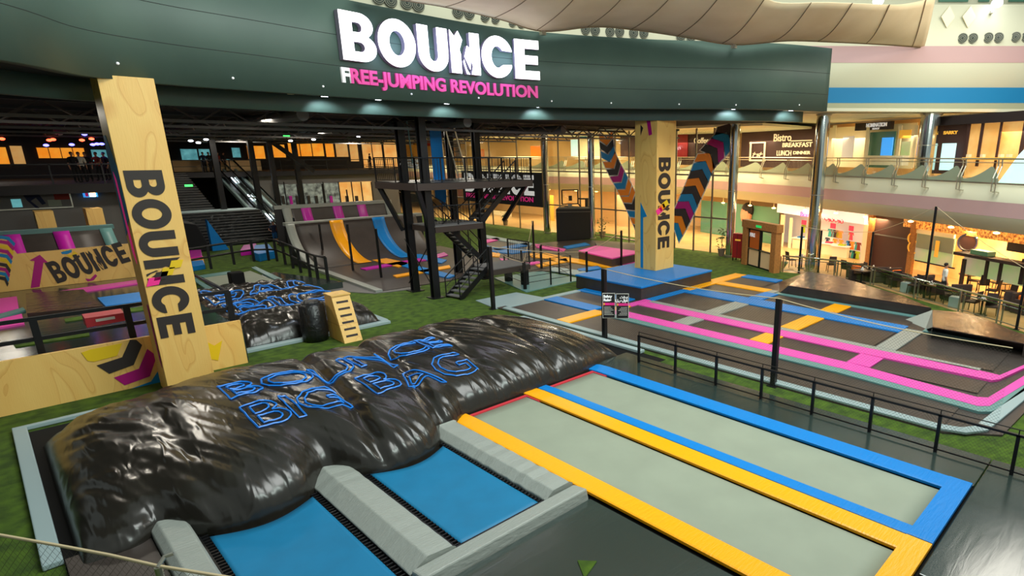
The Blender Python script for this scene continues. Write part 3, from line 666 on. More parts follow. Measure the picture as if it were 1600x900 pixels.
for q, c in (((1238, 1262, 398, 412), 'left'), ((1288, 1301, 392, 408), 'right of the chrome column'), ((1303, 1325, 404, 418), 'at the shop entrance')):
    a, b, zb, zt = panel(*q, offset(MC, -2.6)); mid = (a+b)/2; t = thing('display_table', 'white display table in the childrens shop, '+c, 'table', (mid.x, mid.y, .01))
    part('top', MB().box(mid.x-.5, mid.y-.6, .72, mid.x+.5, mid.y+.6, .78), 'shop_white', t, bevel=.01); part('plinth', MB().box(mid.x-.4, mid.y-.5, .01, mid.x+.4, mid.y+.5, .72), 'cream', t)
    single('folded_clothes', MB().box(mid.x-.3, mid.y-.2, .78, mid.x+.1, mid.y+.2, .86), cl[int(q[0]) % 7], 'folded clothes stacked on the white display table '+c, 'clothing')
t = thing('dark_shutter', 'dark brown closed shutter wall between the clothes shop and the cafe', 'wall panel', onPoly(1395, 430, L4))
part('board', wallbox(1364, 1425, 333, 432, L4), 'shop_brown', t); part('joint', wallbox(1364, 1425, 369, 371, L4b, .02), 'wall_grey', t); part('end_post', wallbox(1358, 1364, 330, 430, L4b, .2), 'wood_frame', t)
t = thing('cafe_back_wall', 'cafe wall with a glowing orange patterned pelmet', 'shop front', onPoly(1500, 440, L4))
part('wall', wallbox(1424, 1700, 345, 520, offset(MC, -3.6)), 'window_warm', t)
part('side_wall', wallbox(1422, 1430, 345, 445, L4b, .2), 'wood_frame', t)
bell = mat('pelmet', (150, 60, 14), .5, emit=.5, rgb2=(255, 190, 90), vs=9)
a, b = onPoly(1424, 352, L4), onPoly(1700, 385, L4)
part('pelmet', ribbon(MB(), [p for p in offset(MC, -1.7) if onPoly(1700, 380, offset(MC, -1.7)).y-3 < p.y < onPoly(1424, 360, offset(MC, -1.7)).y+.8], 2.66, 3.12), 'pelmet', t)
part('lower_trim', ribbon(MB(), offset(MC, -1.9), 3.2, 3.3), 'cream', t)
t = thing('projection_screen', 'large projection screen showing a green sports pitch in the cafe', 'screen', onPoly(1460, 412, L4b))
sb = wallbox(1431, 1492, 368, 412, L4b, .05); part('screen_surface', sb, 'screen_green', t); part('case', wallbox(1430, 1494, 362, 368, L4b, .12), 'cream', t)
part('picture_band', wallbox(1432, 1491, 369, 392, offset(MC, -1.75), .02), 'bed_white', t); part('picture_streak', wallbox(1461, 1467, 376, 402, offset(MC, -1.68), .02), 'gold', t); part('bottom_bar', wallbox(1430, 1493, 412, 414, L4b, .08), 'shop_dark', t)
for x, y in ((1428, 372), (1428, 386)):
    p = onPoly(x, y, L4b)+Vector((-.1, -.05, 0)); single('wall_ring', MB().tube([(p.x, p.y+.32*math.cos(a*math.pi/10), p.z+.32*math.sin(a*math.pi/10)) for a in range(21)], .05, 6), 'gold', 'gold ring on the wall %s beside the projection screen' % ('upper one' if y < 380 else 'lower one'), 'decoration')
p = onPoly(1512, 379, offset(MC, -1.8)); t = thing('wall_clock', 'round silver rimmed disc on the cafe wall', 'clock', p)
part('rim', MB().tube([(p.x+.1*0, p.y+.42*math.cos(a*math.pi/10), p.z+.42*math.sin(a*math.pi/10)) for a in range(21)], .07, 6), 'chrome', t); part('face', MB().tube([(p.x, p.y, p.z), (p.x+.04, p.y, p.z)], .4, 20), 'shop_brown', t)
t = thing('cafe_counter', 'long dark cafe serving counter with lit green panels', 'counter', onPoly(1545, 440, offset(MC, -1.6)))
part('worktop', wallbox(1505, 1640, 404, 409, offset(MC, -1.6), .7), 'shop_dark', t); part('front', wallbox(1505, 1640, 409, 442, offset(MC, -1.7), .1), 'screen_green', t)
for q in ((1503, 1508), (1540, 1544), (1562, 1566), (1596, 1602)): part('post', wallbox(q[0], q[1], 404, 445, offset(MC, -1.5), .1), 'shop_dark', t)
part('display_case', wallbox(1528, 1556, 391, 404, offset(MC, -1.7), .5), 'poster_teal', t); part('bottle_shelf', wallbox(1580, 1640, 380, 396, offset(MC, -2.4), .3), 'shop_dark', t)
for x, y in ((1130, 314), (1172, 318), (1209, 322), (1258, 325), (1306, 330), (1352, 336), (1423, 343), (1486, 352), (1557, 361)):
    p = onPoly(x, y+3, offset(MC, -.35)); t = thing('gallery_spotlight', 'warm glowing spotlight under the gallery edge %s' % {1130: 'above the teal wall left end', 1172: 'above the face poster', 1209: 'left of the clothes shop', 1258: 'above the clothes shop left half', 1306: 'above the clothes shop right half', 1352: 'above the clothes shop right end', 1423: 'left of the orange pelmet', 1486: 'above the projection screen', 1557: 'above the cafe counter'}[x], 'lamp', p)
    part('lens', MB().ball(p, .14, .14, .05), 'lamp_warm', t); part('stem', MB().cyl(p.x, p.y, p.z+.04, 3.32, .03, 6), 'cream', t); light('gallery_spot_beam', 'POINT', p+Vector((0, 0, -.15)), 28, (1, .66, .3), .1)
# exit door in its wooden frame, red cabinet
a = G(1161, 412); b = G(1212, 427); t = thing('exit_door', 'timber framed double door with small green exit sign', 'door', (a+b)/2)
d = (b-a).normalized(); nrm = Vector((d.y, -d.x, 0)); nrm = -nrm if nrm.dot(a) > 0 else nrm
def along(s0, s1, z0, z1, off=0, th=.12):
    p, q = a+d*s0+nrm*off, a+d*s1+nrm*off; c = [(p.x, p.y, z0), (q.x, q.y, z0), (q.x-nrm.x*th, q.y-nrm.y*th, z0), (p.x-nrm.x*th, p.y-nrm.y*th, z0)]
    return MB().hexa(c, [(x, y, z1) for x, y, _ in c])
Ld = (b-a).length
part('side_post', along(0, .45, 0, 2.7, .15, .4), 'wood_frame', t); part('side_post', along(Ld-.45, Ld, 0, 2.7, .15, .4), 'wood_frame', t); part('header', along(-.08, Ld+.08, 2.3, 2.75, .18, .45), 'wood_frame', t)
L_ = Ld-.9
part('exit_sign', along(.45+L_*.4, .45+L_*.62, 2.42, 2.56, .2, .02), 'exit_green', t)
for k, m_ in ((0, 'door_panel_orange'), (1, 'glass')):
    s = .45+k*L_/2; fr = MB()
    for q in ((s, s+.1, 0, 2.3), (s+L_/2-.1, s+L_/2, 0, 2.3), (s, s+L_/2, 2.2, 2.3), (s, s+L_/2, 1.02, 1.1), (s, s+L_/2, 0, .08)): fr.merge(along(*q, 0, .08))
    df = part('door_leaf', fr, 'steel_black', t)
    part('upper_pane', along(s+.1, s+L_/2-.1, 1.1, 2.2, -.03, .02), m_, df, at=(a+d*s)); part('lower_panel', along(s+.1, s+L_/2-.1, .08, 1.02, -.02, .03), 'door_panel_cream', df, at=(a+d*s))
    part('push_bar', along(s+.12, s+L_/2-.12, 1.06, 1.1, .06, .03), 'brushed_steel', df, at=(a+d*s))
part('door_lettering', text_mb('FIRE', .22, frame(a+d*.6+nrm*.02+Vector((0, 0, 1.8)), d, (0, 0, 1)), .01, .01), 'text_white', t)
a = G(1143, 407); p = Vector((a.x, a.y, 0)); t = thing('fire_cabinet', 'tall dark red fire equipment cabinet on the turf beside the exit door', 'cabinet', p)
part('body', MB().box(p.x, p.y-.75, .2, p.x+.5, p.y+0, 1.75), 'red_box', t, bevel=.02); part('door_seam', MB().box(p.x-.01, p.y-.38, .25, p.x, p.y-.36, 1.7), 'shop_dark', t)
for dy in (-.7, -.08): part('leg', MB().box(p.x+.02, p.y+dy, 0, p.x+.08, p.y+dy+.05, .2), 'steel_black', t); part('leg', MB().box(p.x+.42, p.y+dy, 0, p.x+.48, p.y+dy+.05, .2), 'steel_black', t)
part('label', MB().box(p.x-.012, p.y-.6, 1.3, p.x, p.y-.2, 1.4), 'gold', t)
# planters by the glass
for k, (px, py, h, lab) in enumerate(((1127, 400, 1.9, 'leafy potted plant between the glass wall and the fire cabinet'), (937, 372, 1.6, 'slim white potted palm behind the glass beside the black block'), (790, 352, 1.2, 'low potted shrub behind the glass near the tower'))):
    p = G(px, py); p.x = max(p.x, 34.6 if k else 31.9); t = thing('potted_plant', lab, 'plant', p)
    part('pot', MB().lathe(p, [(.18, 0), (.26, .45), (.28, .5), (.2, .5)]), 'pot', t); fo = MB(); random.seed(k)
    for j in range(90):
        an = random.random()*6.28; r = random.random()*.45; z = .5+random.random()*(h-.5); c = p+Vector((r*math.cos(an), r*math.sin(an), z)); dd = Vector((random.uniform(-1, 1), random.uniform(-1, 1), random.uniform(-.6, .8))).normalized()*.22
        s2 = dd.cross(Vector((0, 0, 1)))*.35; fo.add([c, c+dd*.5+s2, c+dd, c+dd*.5-s2], [(0, 1, 2, 3)])
    part('foliage', fo, 'leaf', t); part('stem', MB().tube([p+Vector((0, 0, .4)), p+Vector((.03, 0, h*.8))], .02, 6), 'wood_frame', t)
# ground floor things behind the long glass wall
for q, m_, lab in (((772, 800, 330, 352), 'cream', 'cream wall panel behind the glass below the banner'), ((965, 985, 305, 372), 'door_panel_cream', 'tall pale timber panel behind the glass'), ((852, 866, 305, 362), 'gold', 'narrow golden panel behind the glass')):
    single('shop_display', wallbox(*q, offset(MC, -2), .1), m_, lab, 'panel')
for px in (858, 900, 932, 975, 1080): 
    p = onPoly(px, 297, offset(MC, -1)); single('ceiling_spotlight', MB().ball((p.x, p.y, 3.24), .16, .16, .06), 'lamp_warm', 'warm ceiling spotlight behind the long glass wall', 'lamp', 'warm spotlights behind the glass wall')
# ================================================================ FOREGROUND
def bw(v, a, b): return max(0, min(1, (v-a)/(b-a)))
def sm(t): t = max(0, min(1, t)); return t*t*(3-2*t)
# ---- big air bag
BX0, BX1, BY0, BY1 = .05, 13.6, 11.55, 18.9
CR = [(1.9, .05), (5.25, .26), (6.95, .30), (8.9, .16), (11.0, .22)]
def bag_p(u, v):
    x = BX0+(BX1-BX0)*u; y0 = BY0; y1 = BY1
    # front edge swells between the pads
    yf = BY0+.95*sm(bw(x, 6.5, 7.5))+.35*sm(bw(x, 11.5, 13))+.5*(1-sm(bw(x, .4, 2.6)))
    yf -= .30*math.exp(-((x-5.3)/.9)**2)+.25*math.exp(-((x-2.4)/1.0)**2)-.5*math.exp(-((x-3.9)/.4)**2)-.5*math.exp(-((x-6.6)/.35)**2)-.4*math.exp(-((x-1.2)/.3)**2)
    yb = y1-.5*(1-sm(bw(x, .1, 1.2)))
    th = math.pi*v
    yc = (yf+yb)/2; hw = (yb-yf)/2
    H_ = 1.24*(1-.30*sm(bw(x, 10.5, 13.6)))*(.70+.30*sm(bw(x, .0, 3.5)))
    ends = max(0, 1-((2*u-1)**2)**7)**.5
    c, s = math.cos(th), math.sin(th)
    yy = yc-hw*(abs(c)**.78)*(1 if c > 0 else -1); zz = H_*(abs(s)**.66)*ends
    zz = zz if s > .0 else 0
    dip = 0; sl = (y1-yy)*.12-.45
    for cx, dp in CR: dip += dp*math.exp(-((x-cx-sl*(-1 if cx > 4 else 0))/.16)**2)*(.5+.5*s)*.8+dp*.25*math.exp(-((x-cx)/.7)**2)
    n1 = noise.noise(Vector((x*.5, yy*.4, 3)))*.06; 
    a = noise.noise(Vector((x*3.0+yy*.9, yy*.35-zz*.4, 7)))*.045+noise.noise(Vector((x*7+yy*2.2, yy*.55, zz*.7)))*.016-abs(noise.noise(Vector((x*1.6+yy*.7, yy*.3, 11))))*.045
    lf = 1-sm(bw(x, .2, 2.8)); a = a*.8-abs(noise.noise(Vector((x*4.6+yy*1.9, yy*.5, zz*.5+4))))*.05+lf*(noise.noise(Vector((x*.7, yy*2.4+zz*3.4, 2)))*.05)
    k = min(1, zz/.4)*ends
    zz = max(.03, zz-dip*k+(n1+a)*k*.9); yy -= (a*.8)*(1 if c > 0 else -1)*k
    return Vector((x, yy, zz))
bg = MB().grid(bag_p, 300, 130)
bt = thing('air_bag', 'huge wrinkled black inflatable air bag with blue outlined lettering in the foreground', 'air bag', (6.8, 15.2, 0))
part('bag_cover', bg, 'bag_vinyl', bt, smooth=True)
def bag_surf(x, y):
    u = (x-BX0)/(BX1-BX0); lo_, hi_ = .02, .98
    for _ in range(16):
        m = (lo_+hi_)/2
        if bag_p(u, m).y < y: lo_ = m
        else: hi_ = m
    p = bag_p(u, (lo_+hi_)/2); p.z += .02; return p
def text_loops(txt, h, xs=1.0, bold=.03, font_space=1.0):
    cu = bpy.data.curves.new('t', 'FONT'); cu.body = txt; cu.size = h/.73; cu.offset = bold; cu.fill_mode = 'NONE'; cu.resolution_u = 3; cu.space_character = font_space
    o = bpy.data.objects.new('t', cu); COL.objects.link(o); dg = bpy.context.evaluated_depsgraph_get(); me = bpy.data.meshes.new_from_object(o.evaluated_get(dg))
    adj = {}
    for e in me.edges: a, b = e.vertices; adj.setdefault(a, []).append(b); adj.setdefault(b, []).append(a)
    seen = set(); loops = []
    for s in adj:
        if s in seen: continue
        lp = [s]; seen.add(s); cur = s
        while True:
            nx = [q for q in adj[cur] if q not in seen]
            if not nx: break
            cur = nx[0]; seen.add(cur); lp.append(cur)
        loops.append([Vector((me.vertices[i].co.x*xs, me.vertices[i].co.y)) for i in lp])
    bpy.data.objects.remove(o); bpy.data.meshes.remove(me); bpy.data.curves.remove(cu); return loops
def resample(lp, d):
    out = []; n = len(lp)
    for i in range(n):
        a, b = lp[i], lp[(i+1) % n]; k = max(1, int((b-a).length/d)); out += [a.lerp(b, j/k) for j in range(k)]
    return out+[out[0]]
def outline_on(txt, h, xs, o, ang, surf, r, bold=.03, sp=1.0):
    mb = MB(); ca, sa = math.cos(ang), math.sin(ang)
    for lp in text_loops(txt, h, xs, bold, sp):
        pts = [surf(o[0]+q.x*ca-q.y*sa, o[1]+q.x*sa+q.y*ca) for q in resample(lp, .07)]
        if len(pts) > 3: mb.tube(pts, r, 4, cap=False)
    return mb
def outline_word(par, txt, h, xs, o, surf, r, bold, gap):
    x = o[0]
    for ch in txt:
        if ch == ' ': x += .45*h*xs; continue
        lp = text_loops(ch, h, xs, bold); w = max(q.x for l in lp for q in l); w0 = min(q.x for l in lp for q in l)
        part('outline_letter', outline_on(ch, h, xs, (x-w0, o[1]), 0, surf, r, bold), 'outline_blue', par, 'blue outlined letter '+ch); x += (w-w0)+gap
outline_word(bt, 'BIG BAG', 1.3, .86, (3.1, 13.15), bag_surf, .020, .09, .06)
outline_word(bt, 'BOUNCE', 1.15, .98, (3.1, 14.95), bag_surf, .022, .08, .06)
struct('trim_10', MB().box(-.12, 11.6, 0, 14.5, 19.7, .012), 'rubber')  # flat black sheet stands in for the shade of the sunken pit
struct('trim_12', MB().box(6.9, 1.0, 0, 12.6, 12.6, .04), 'rubber')
# pit frame pads
for q, lab in (((-.38, 12.5, -.12, 19.85), 'long pale grey pad edging the big air bag on its left end'), ((-.38, 19.87, 1.6, 20.02), 'pale grey pad edging the back left corner of the big air bag'),
               ((12.6, 19.0, 14.6, 19.25), 'pale grey pad edging the back right corner of the big air bag'), ((14.35, 12.6, 14.6, 18.98), 'pale grey pad edging the right end of the big air bag')):
    single('edge_pad', MB().box(q[0], q[1], .012, q[2], q[3], .12), 'frame_pale', lab, 'pad', bevel=.02)
# ---- small blue trampolines between sloped grey pads
def sag(x0, x1, y0, y1, z, d, ex=0):
    def f(u, v):
        x = x0+(x1-x0)*u; y = y0+(y1-y0)*v; dy = -.32*math.sin(math.pi*u)*v*ex; return Vector((x, y+dy, z-d*math.sin(math.pi*u)*math.sin(math.pi*v)))
    return f
def bed(name, mb_par, f, m_, lab=None): 
    o = part(name, MB().grid(f, 24, 24), m_, mb_par, lab, smooth=True); s = o.modifiers.new('thick', 'SOLIDIFY'); s.thickness = .015; return o
def springs(par, x0, x1, y0, y1, z):
    mb = MB(); mb.box(x0, y0, z-.05, x0+.05, y1, z+.03); mb.box(x1-.05, y0, z-.05, x1, y1, z+.03); mb.box(x0, y0, z-.05, x1, y0+.05, z+.03)
    for x in (x0+.05, x1-.17):
        y = y0+.1
        while y < y1: mb.box(x, y, z-.02, x+.12, y+.03, z+.01); y += .1
    return part('spring_row', mb, 'steel_black', par)
for (x0, x1, y0, y1, lab) in ((4.35, 6.38, 7.95, 11.55, 'blue bed trampoline between the two long grey pads beside the air bag'), (1.5, 3.55, 6.4, 11.55, 'blue bed trampoline at the bottom edge left of the ridged grey pad')):
    t = thing('trampoline', lab, 'trampoline', ((x0+x1)/2, (y0+y1)/2, 0))
    bed('bed', t, sag(x0+.17, x1-.17, y0+.08, y1-.1, .1, .05, 1), 'bed_blue'); springs(t, x0, x1, y0, y1, .1)
    part('frame_skirt', MB().box(x0, y0, 0, x1, y1, .03), 'rubber', t)
def ridge_pad(prof, y0, y1, m_, lab, name='long_pad', flare=0):
    n = 20; P = len(prof); mb = MB()
    for i in range(n+1):
        v = i/n; y = y0+(y1-y0)*v; dz = 0
        dz = -.02*abs(math.sin(y*6.1))-.01*math.sin(y*17)
        for x, z in prof: mb.v.append(Vector((x, y, max(0.01, z+(dz if z > .05 else 0)))))
    for i in range(n):
        for j in range(P): j2 = (j+1) % P; a = i*P; mb.f.append((a+j, a+j2, a+P+j2, a+P+j))
    mb.f.append(tuple(range(P))); mb.f.append(tuple(n*P+j for j in range(P))[::-1])
    return single(name, mb, m_, lab, 'pad', bevel=.02)
ridge_pad([(3.52, .01), (3.5, .16), (3.82, .34), (4.24, .30), (4.30, .26), (4.3, .01)][::-1], 7.85, 12.05, 'pad_grey', 'long ridged grey foam pad between the two blue trampolines')
ridge_pad([(6.3, .01), (6.3, .16), (6.5, .3), (6.9, .3), (6.96, .26), (6.96, .01)][::-1], 7.9, 12.1, 'pad_grey', 'sloped grey foam pad between the blue trampoline and the yellow track edge')
ridge_pad([(1.0, .01), (1.0, .2), (1.12, .3), (1.46, .3), (1.5, .24), (1.5, .01)][::-1], 6.0, 12.35, 'pad_grey', 'plain grey foam pad lowest at left on the black deck')
single('long_pad', MB().hexa([(3.5, 7.42, .01), (6.98, 7.42, .01), (6.98, 7.84, .01), (3.5, 7.84, .01)], [(3.52, 7.46, .3), (6.96, 7.46, .3), (6.96, 7.84, .24), (3.52, 7.84, .24)]), 'pad_grey', 'grey foam pad closing the near end of the blue trampoline', 'pad', bevel=.03)
# ---- tumble tracks
def strip(x0, x1, y0, y1, z, curl=.0, n=26, th=.07):
    mb = MB()
    for i in range(n+1):
        v = i/n; y = y0+(y1-y0)*v; dz = -curl*max(0, (v-.93)/.07)**2
        for (x, zz) in ((x0, -th), (x1, -th), (x1, -.015), (x1-.03, 0), (x0+.03, 0), (x0, -.015)): mb.v.append(Vector((x, y, z+zz+dz)))
    for i in range(n):
        for j in range(6): j2 = (j+1) % 6; a = i*6; mb.f.append((a+j, a+j2, a+6+j2, a+6+j))
    mb.f.append(tuple(range(6))); mb.f.append(tuple(n*6+j for j in range(6))[::-1]); return mb
def track(lab, x0, x1, sides, end, y0=2.45, y1=12.4):
    t = thing('tumble_track', lab, 'trampoline', ((x0+x1)/2, 7.4, 0))
    part('frame', MB().box(x0-.2, y0, 0, x1+.2, y1, .06), 'rubber', t)
    bed('bed', t, lambda u, v: Vector((x0+(x1-x0)*u, y0+(y1-.05-y0)*v, .10)), 'bed_white')
    part('red_edge', strip(x0-.08, x1+.08, y1-.09, y1+.02, .125), 'red_edge', t)
    part('red_edge', MB().box(x0-.1, y1-.6, .07, x0, y1, .12).box(x1, y1-.6, .07, x1+.08, y1, .12), 'red_edge', t)
    for (a, b, m_, ye) in sides: part('side_pad', strip(a, b, ye, 13.0, .17, .1), m_, t)
    for (a, b, m_) in end: part('end_pad', strip(a, b, 2.02, 2.44, .18), m_, t)
    return t
track('near long tumble track with pale bed and yellow edge pads', 7.55, 9.3, ((7.06, 7.52, 'pad_yellow', 1.5), (9.35, 9.84, 'pad_yellow', 2.44)), ((7.55, 9.84, 'pad_yellow'),))
track('far long tumble track with pale bed and blue edge pads', 10.22, 11.86, ((9.86, 10.18, 'pad_blue', 2.44), (11.92, 12.46, 'pad_blue', 2.44)), ((9.86, 12.46, 'pad_blue'),))
# ---- black vinyl decks
single('vinyl_deck', MB().box(12.5, 2.0, 0, 14.0, 12.9, .1), 'deck_vinyl', 'shiny black vinyl walkway between the blue track pad and the mesh railing', 'mat', bevel=.02)
single('vinyl_deck', MB().box(9.0, -3.5, 0, 14.0, 1.98, .1), 'deck_vinyl', 'shiny wrinkled black vinyl deck at the bottom right corner', 'mat', bevel=.02)
single('vinyl_deck', MB().box(2.2, -1.5, 0, 6.98, 7.40, .1), 'deck_vinyl', 'black vinyl deck in front of the grey end pad at bottom centre', 'mat', bevel=.02)
single('vinyl_deck', MB().box(-.1, 7, 0, .98, 12.5, .1), 'court_black', 'black deck between the left pit pad and the plain grey pad', 'mat')
a = G(905, 888, .1); single('turf_patch', MB().plate([(a.x-.12, a.y-.25), (a.x+.3, a.y-.1), (a.x+.1, a.y+.15)], .1, .02), 'turf', 'small green turf corner on the black deck at the bottom centre', 'mat')
# ---- mesh railing along x = 13.5 ; posts every 1.5 m
rl = thing('mesh_railing', 'long black steel railing with mesh infill beside the tumble tracks', 'railing', (13.5, 5, 0))
py_ = [11.9-1.48*k for k in range(11)]
for y in py_: part('post', MB().box(13.47, y-.035, .1, 13.53, y+.035, 1.0), 'steel_black', rl)
part('top_rail', MB().box(13.47, py_[-1]-1, .97, 13.53, py_[0]+.03, 1.02), 'steel_black', rl); part('top_wire', MB().tube([(13.5, y, 1.12) for y in (py_[-1], py_[0])], .012, 6), 'steel_black', rl)
for y in py_: part('wire_pin', MB().cyl(13.5, y, 1.0, 1.13, .012, 6), 'steel_black', rl)
part('bottom_rail', MB().box(13.485, py_[-1], .16, 13.515, py_[0], .19), 'steel_black', rl)
def net(a, b, z0, z1):
    a, b = Vector((a[0], a[1], 0)), Vector((b[0], b[1], 0)); L_ = (b-a).length; mb = MB().add([(a.x, a.y, z0), (b.x, b.y, z0), (b.x, b.y, z1), (a.x, a.y, z1)], [(0, 1, 2, 3)]); mb.uv = [(0, z0), (L_, z0), (L_, z1), (0, z1)]; return mb
part('mesh_infill', net((13.5, py_[-1]), (13.5, py_[0]), .18, .97), 'net_dark', rl)
# ---- rope and net at bottom left
rp = [(-40, 828, 3.1), (0, 836, 3.1), (90, 852, 3.1), (170, 867, 3.1), (245, 884, 3.12), (300, 893, 3.12), (380, 906, 3.1)]
R_ = [G(*q) for q in rp]; nt_ = thing('safety_net', 'dark safety net hanging from a twisted rope at the bottom left corner', 'net', (R_[2].x, R_[2].y, 0))
part('rope', MB().tube(R_, .014, 8), 'rope', nt_)
nb = MB(); s = 0
for i, p in enumerate(R_): 
    nb.v += [Vector((p.x, p.y, 2.0)), p.copy()]; nb.uv = (nb.uv or [])+[(s, 0), (s, p.z-2.0)]
    if i < len(R_)-1: s += (R_[i+1]-p).length; nb.f.append((2*i, 2*i+2, 2*i+3, 2*i+1))
part('mesh', nb, 'net_dark', nt_)
p = G(247, 886, 3.12); part('post', MB().cyl(p.x, p.y, 0, 3.12, .03, 10), 'brushed_steel', nt_); part('hook', MB().tube([p, p+Vector((.06, .02, .06)), p+Vector((.12, 0, .07))], .018, 6), 'brushed_steel', nt_)
# ================================================================ RIGHT COURT
ct = thing('trampoline_court', 'large court of black trampoline beds divided by blue, yellow, pink and grey pads', 'trampoline court', (20, 10, 0))
part('deck', MB().plate([(14.8, 21.4), (14.8, 3.2), (15.6, 2.1), (22.8, 1.6), (25.8, 2.6), (25.8, 13.6), (28.6, 14.6), (28.6, 17.9), (20, 18.1), (20, 21.4)], .0, .05), 'court_black', ct)
def pad(x0, y0, x1, y1, m_, z=.05, h=.07): return part('pad', MB().box(x0, y0, z, x1, y1, z+h), m_, ct, bevel=.02)
def bedp(x0, y0, x1, y1): 
    return part('bed', MB().grid(lambda u, v: Vector((x0+(x1-x0)*u, y0+(y1-y0)*v, .075-.02*math.sin(math.pi*u)*math.sin(math.pi*v))), 8, 8), 'court_black', ct, smooth=True)
for q in ((18.02, 14.15, 19.2, 17.0), (18.02, 10.6, 19.2, 13.35), (18.02, 7.0, 19.2, 9.8), (18.02, 3.2, 19.2, 6.2), (20.35, 14.15, 22.6, 17.0), (20.35, 10.6, 22.6, 13.35), (20.35, 7.0, 22.6, 9.8), (20.35, 3.3, 22.6, 6.2),
          (23.72, 14.15, 25.28, 17.0), (23.72, 10.65, 25.28, 13.35), (23.72, 7.0, 25.28, 9.8), (15.15, 17.85, 17.0, 20.9), (17.85, 17.85, 19.8, 20.9), (15.15, 3.3, 16.85, 17.0), (26.1, 14.9, 27.7, 17.1)): bedp(*q)
gf = [(14.8, 21), (14.8, 3.35), (15.0, 2.75), (15.5, 2.4), (18.4, 2.1), (22, 1.7)]
def path_pad(P, w, m_, z=.05, h=.07, name='pad'):
    P = [Vector(p) for p in P]; A = P; B = offset(P, w); return part(name, slab(MB(), A, B, z, z+h), m_, ct, bevel=.015)
path_pad(gf, .30, 'frame_pale')
def gxy(L_, z=.12): return [(lambda q: (q.x, q.y))(G(x_, y_, z)) for x_, y_ in L_]
def band(x0, x1, outer, inner, m_, z=.05, ye=6.9):      # straight run then the surveyed bend
    part('pad', MB().box(x0, ye, z, x1, 17.0, z+.07), m_, ct, bevel=.02)
    A = [(x0, ye)]+gxy(outer, z+.07); B = [(x1, ye)]+gxy(inner, z+.07)
    part('pad', slab(MB(), A, B, z, z+.07), m_, ct)
band(16.9, 17.3, [(1530, 643), (1550, 643), (1600, 611), (1660, 577)], [(1528, 634), (1546, 634), (1600, 601), (1660, 566)], 'pad_teal')
band(17.3, 17.97, [(1528, 634), (1546, 634), (1600, 601), (1660, 566)], [(1526, 620), (1544, 621), (1600, 587), (1660, 553)], 'pad_pink', .06)
band(19.2, 19.9, [(1550, 594), (1562, 592.5), (1600, 575), (1660, 548)], [(1507, 573), (1562, 586), (1600, 570), (1660, 543)], 'pad_pink')
pad(19.92, 3.6, 20.25, 17.0, 'pad_grey')
pad(22.62, 6.9, 23.7, 17.0, 'pad_blue')
pad(25.3, 7, 25.6, 13.6, 'pad_teal'); pad(23.4, 3.2, 23.9, 6.3, 'pad_teal')
for q, m_ in (((18.02, 13.38, 19.18, 14.12), 'pad_grey'), ((20.27, 13.38, 22.6, 14.12), 'pad_grey'), ((18.02, 9.83, 19.18, 10.58), 'pad_yellow'), ((20.27, 9.83, 22.6, 10.58), 'pad_yellow'), ((23.72, 9.83, 25.28, 10.6), 'pad_yellow'),
              ((18.02, 6.22, 19.18, 6.98), 'pad_pink'), ((20.27, 6.22, 23.3, 6.88), 'pad_grey'), ((23.72, 13.38, 25.28, 14.12), 'pad_blue'), ((25.3, 13.7, 25.9, 14.1), 'pad_grey')): pad(*q, m_)
for q, m_ in (((15.12, 17.05, 17.3, 17.8), 'pad_yellow'), ((17.32, 17.05, 18.8, 17.45), 'pad_yellow'), ((18.82, 17.05, 20.2, 17.45), 'pad_pink'), ((20.22, 17.05, 23.1, 17.45), 'pad_blue'), ((23.12, 17.05, 28.4, 17.8), 'pad_yellow'),
              ((25.3, 14.12, 26.0, 17.03), 'pad_yellow'), ((27.75, 14.9, 28.5, 17.03), 'pad_blue'), ((17.05, 17.82, 17.85, 20.9), 'pad_blue'), ((19.4, 17.82, 19.95, 21.2), 'pad_blue'), ((15.1, 20.92, 19.4, 21.25), 'frame_pale')): pad(*q, m_)
single('landing_mat', MB().plate([(14.7, 21.3), (15.0, 23.35), (17.3, 23.3), (17.5, 21.45)], 0, .03), 'frame_pale', 'pale blue grey entry mat at the left corner of the court', 'mat')
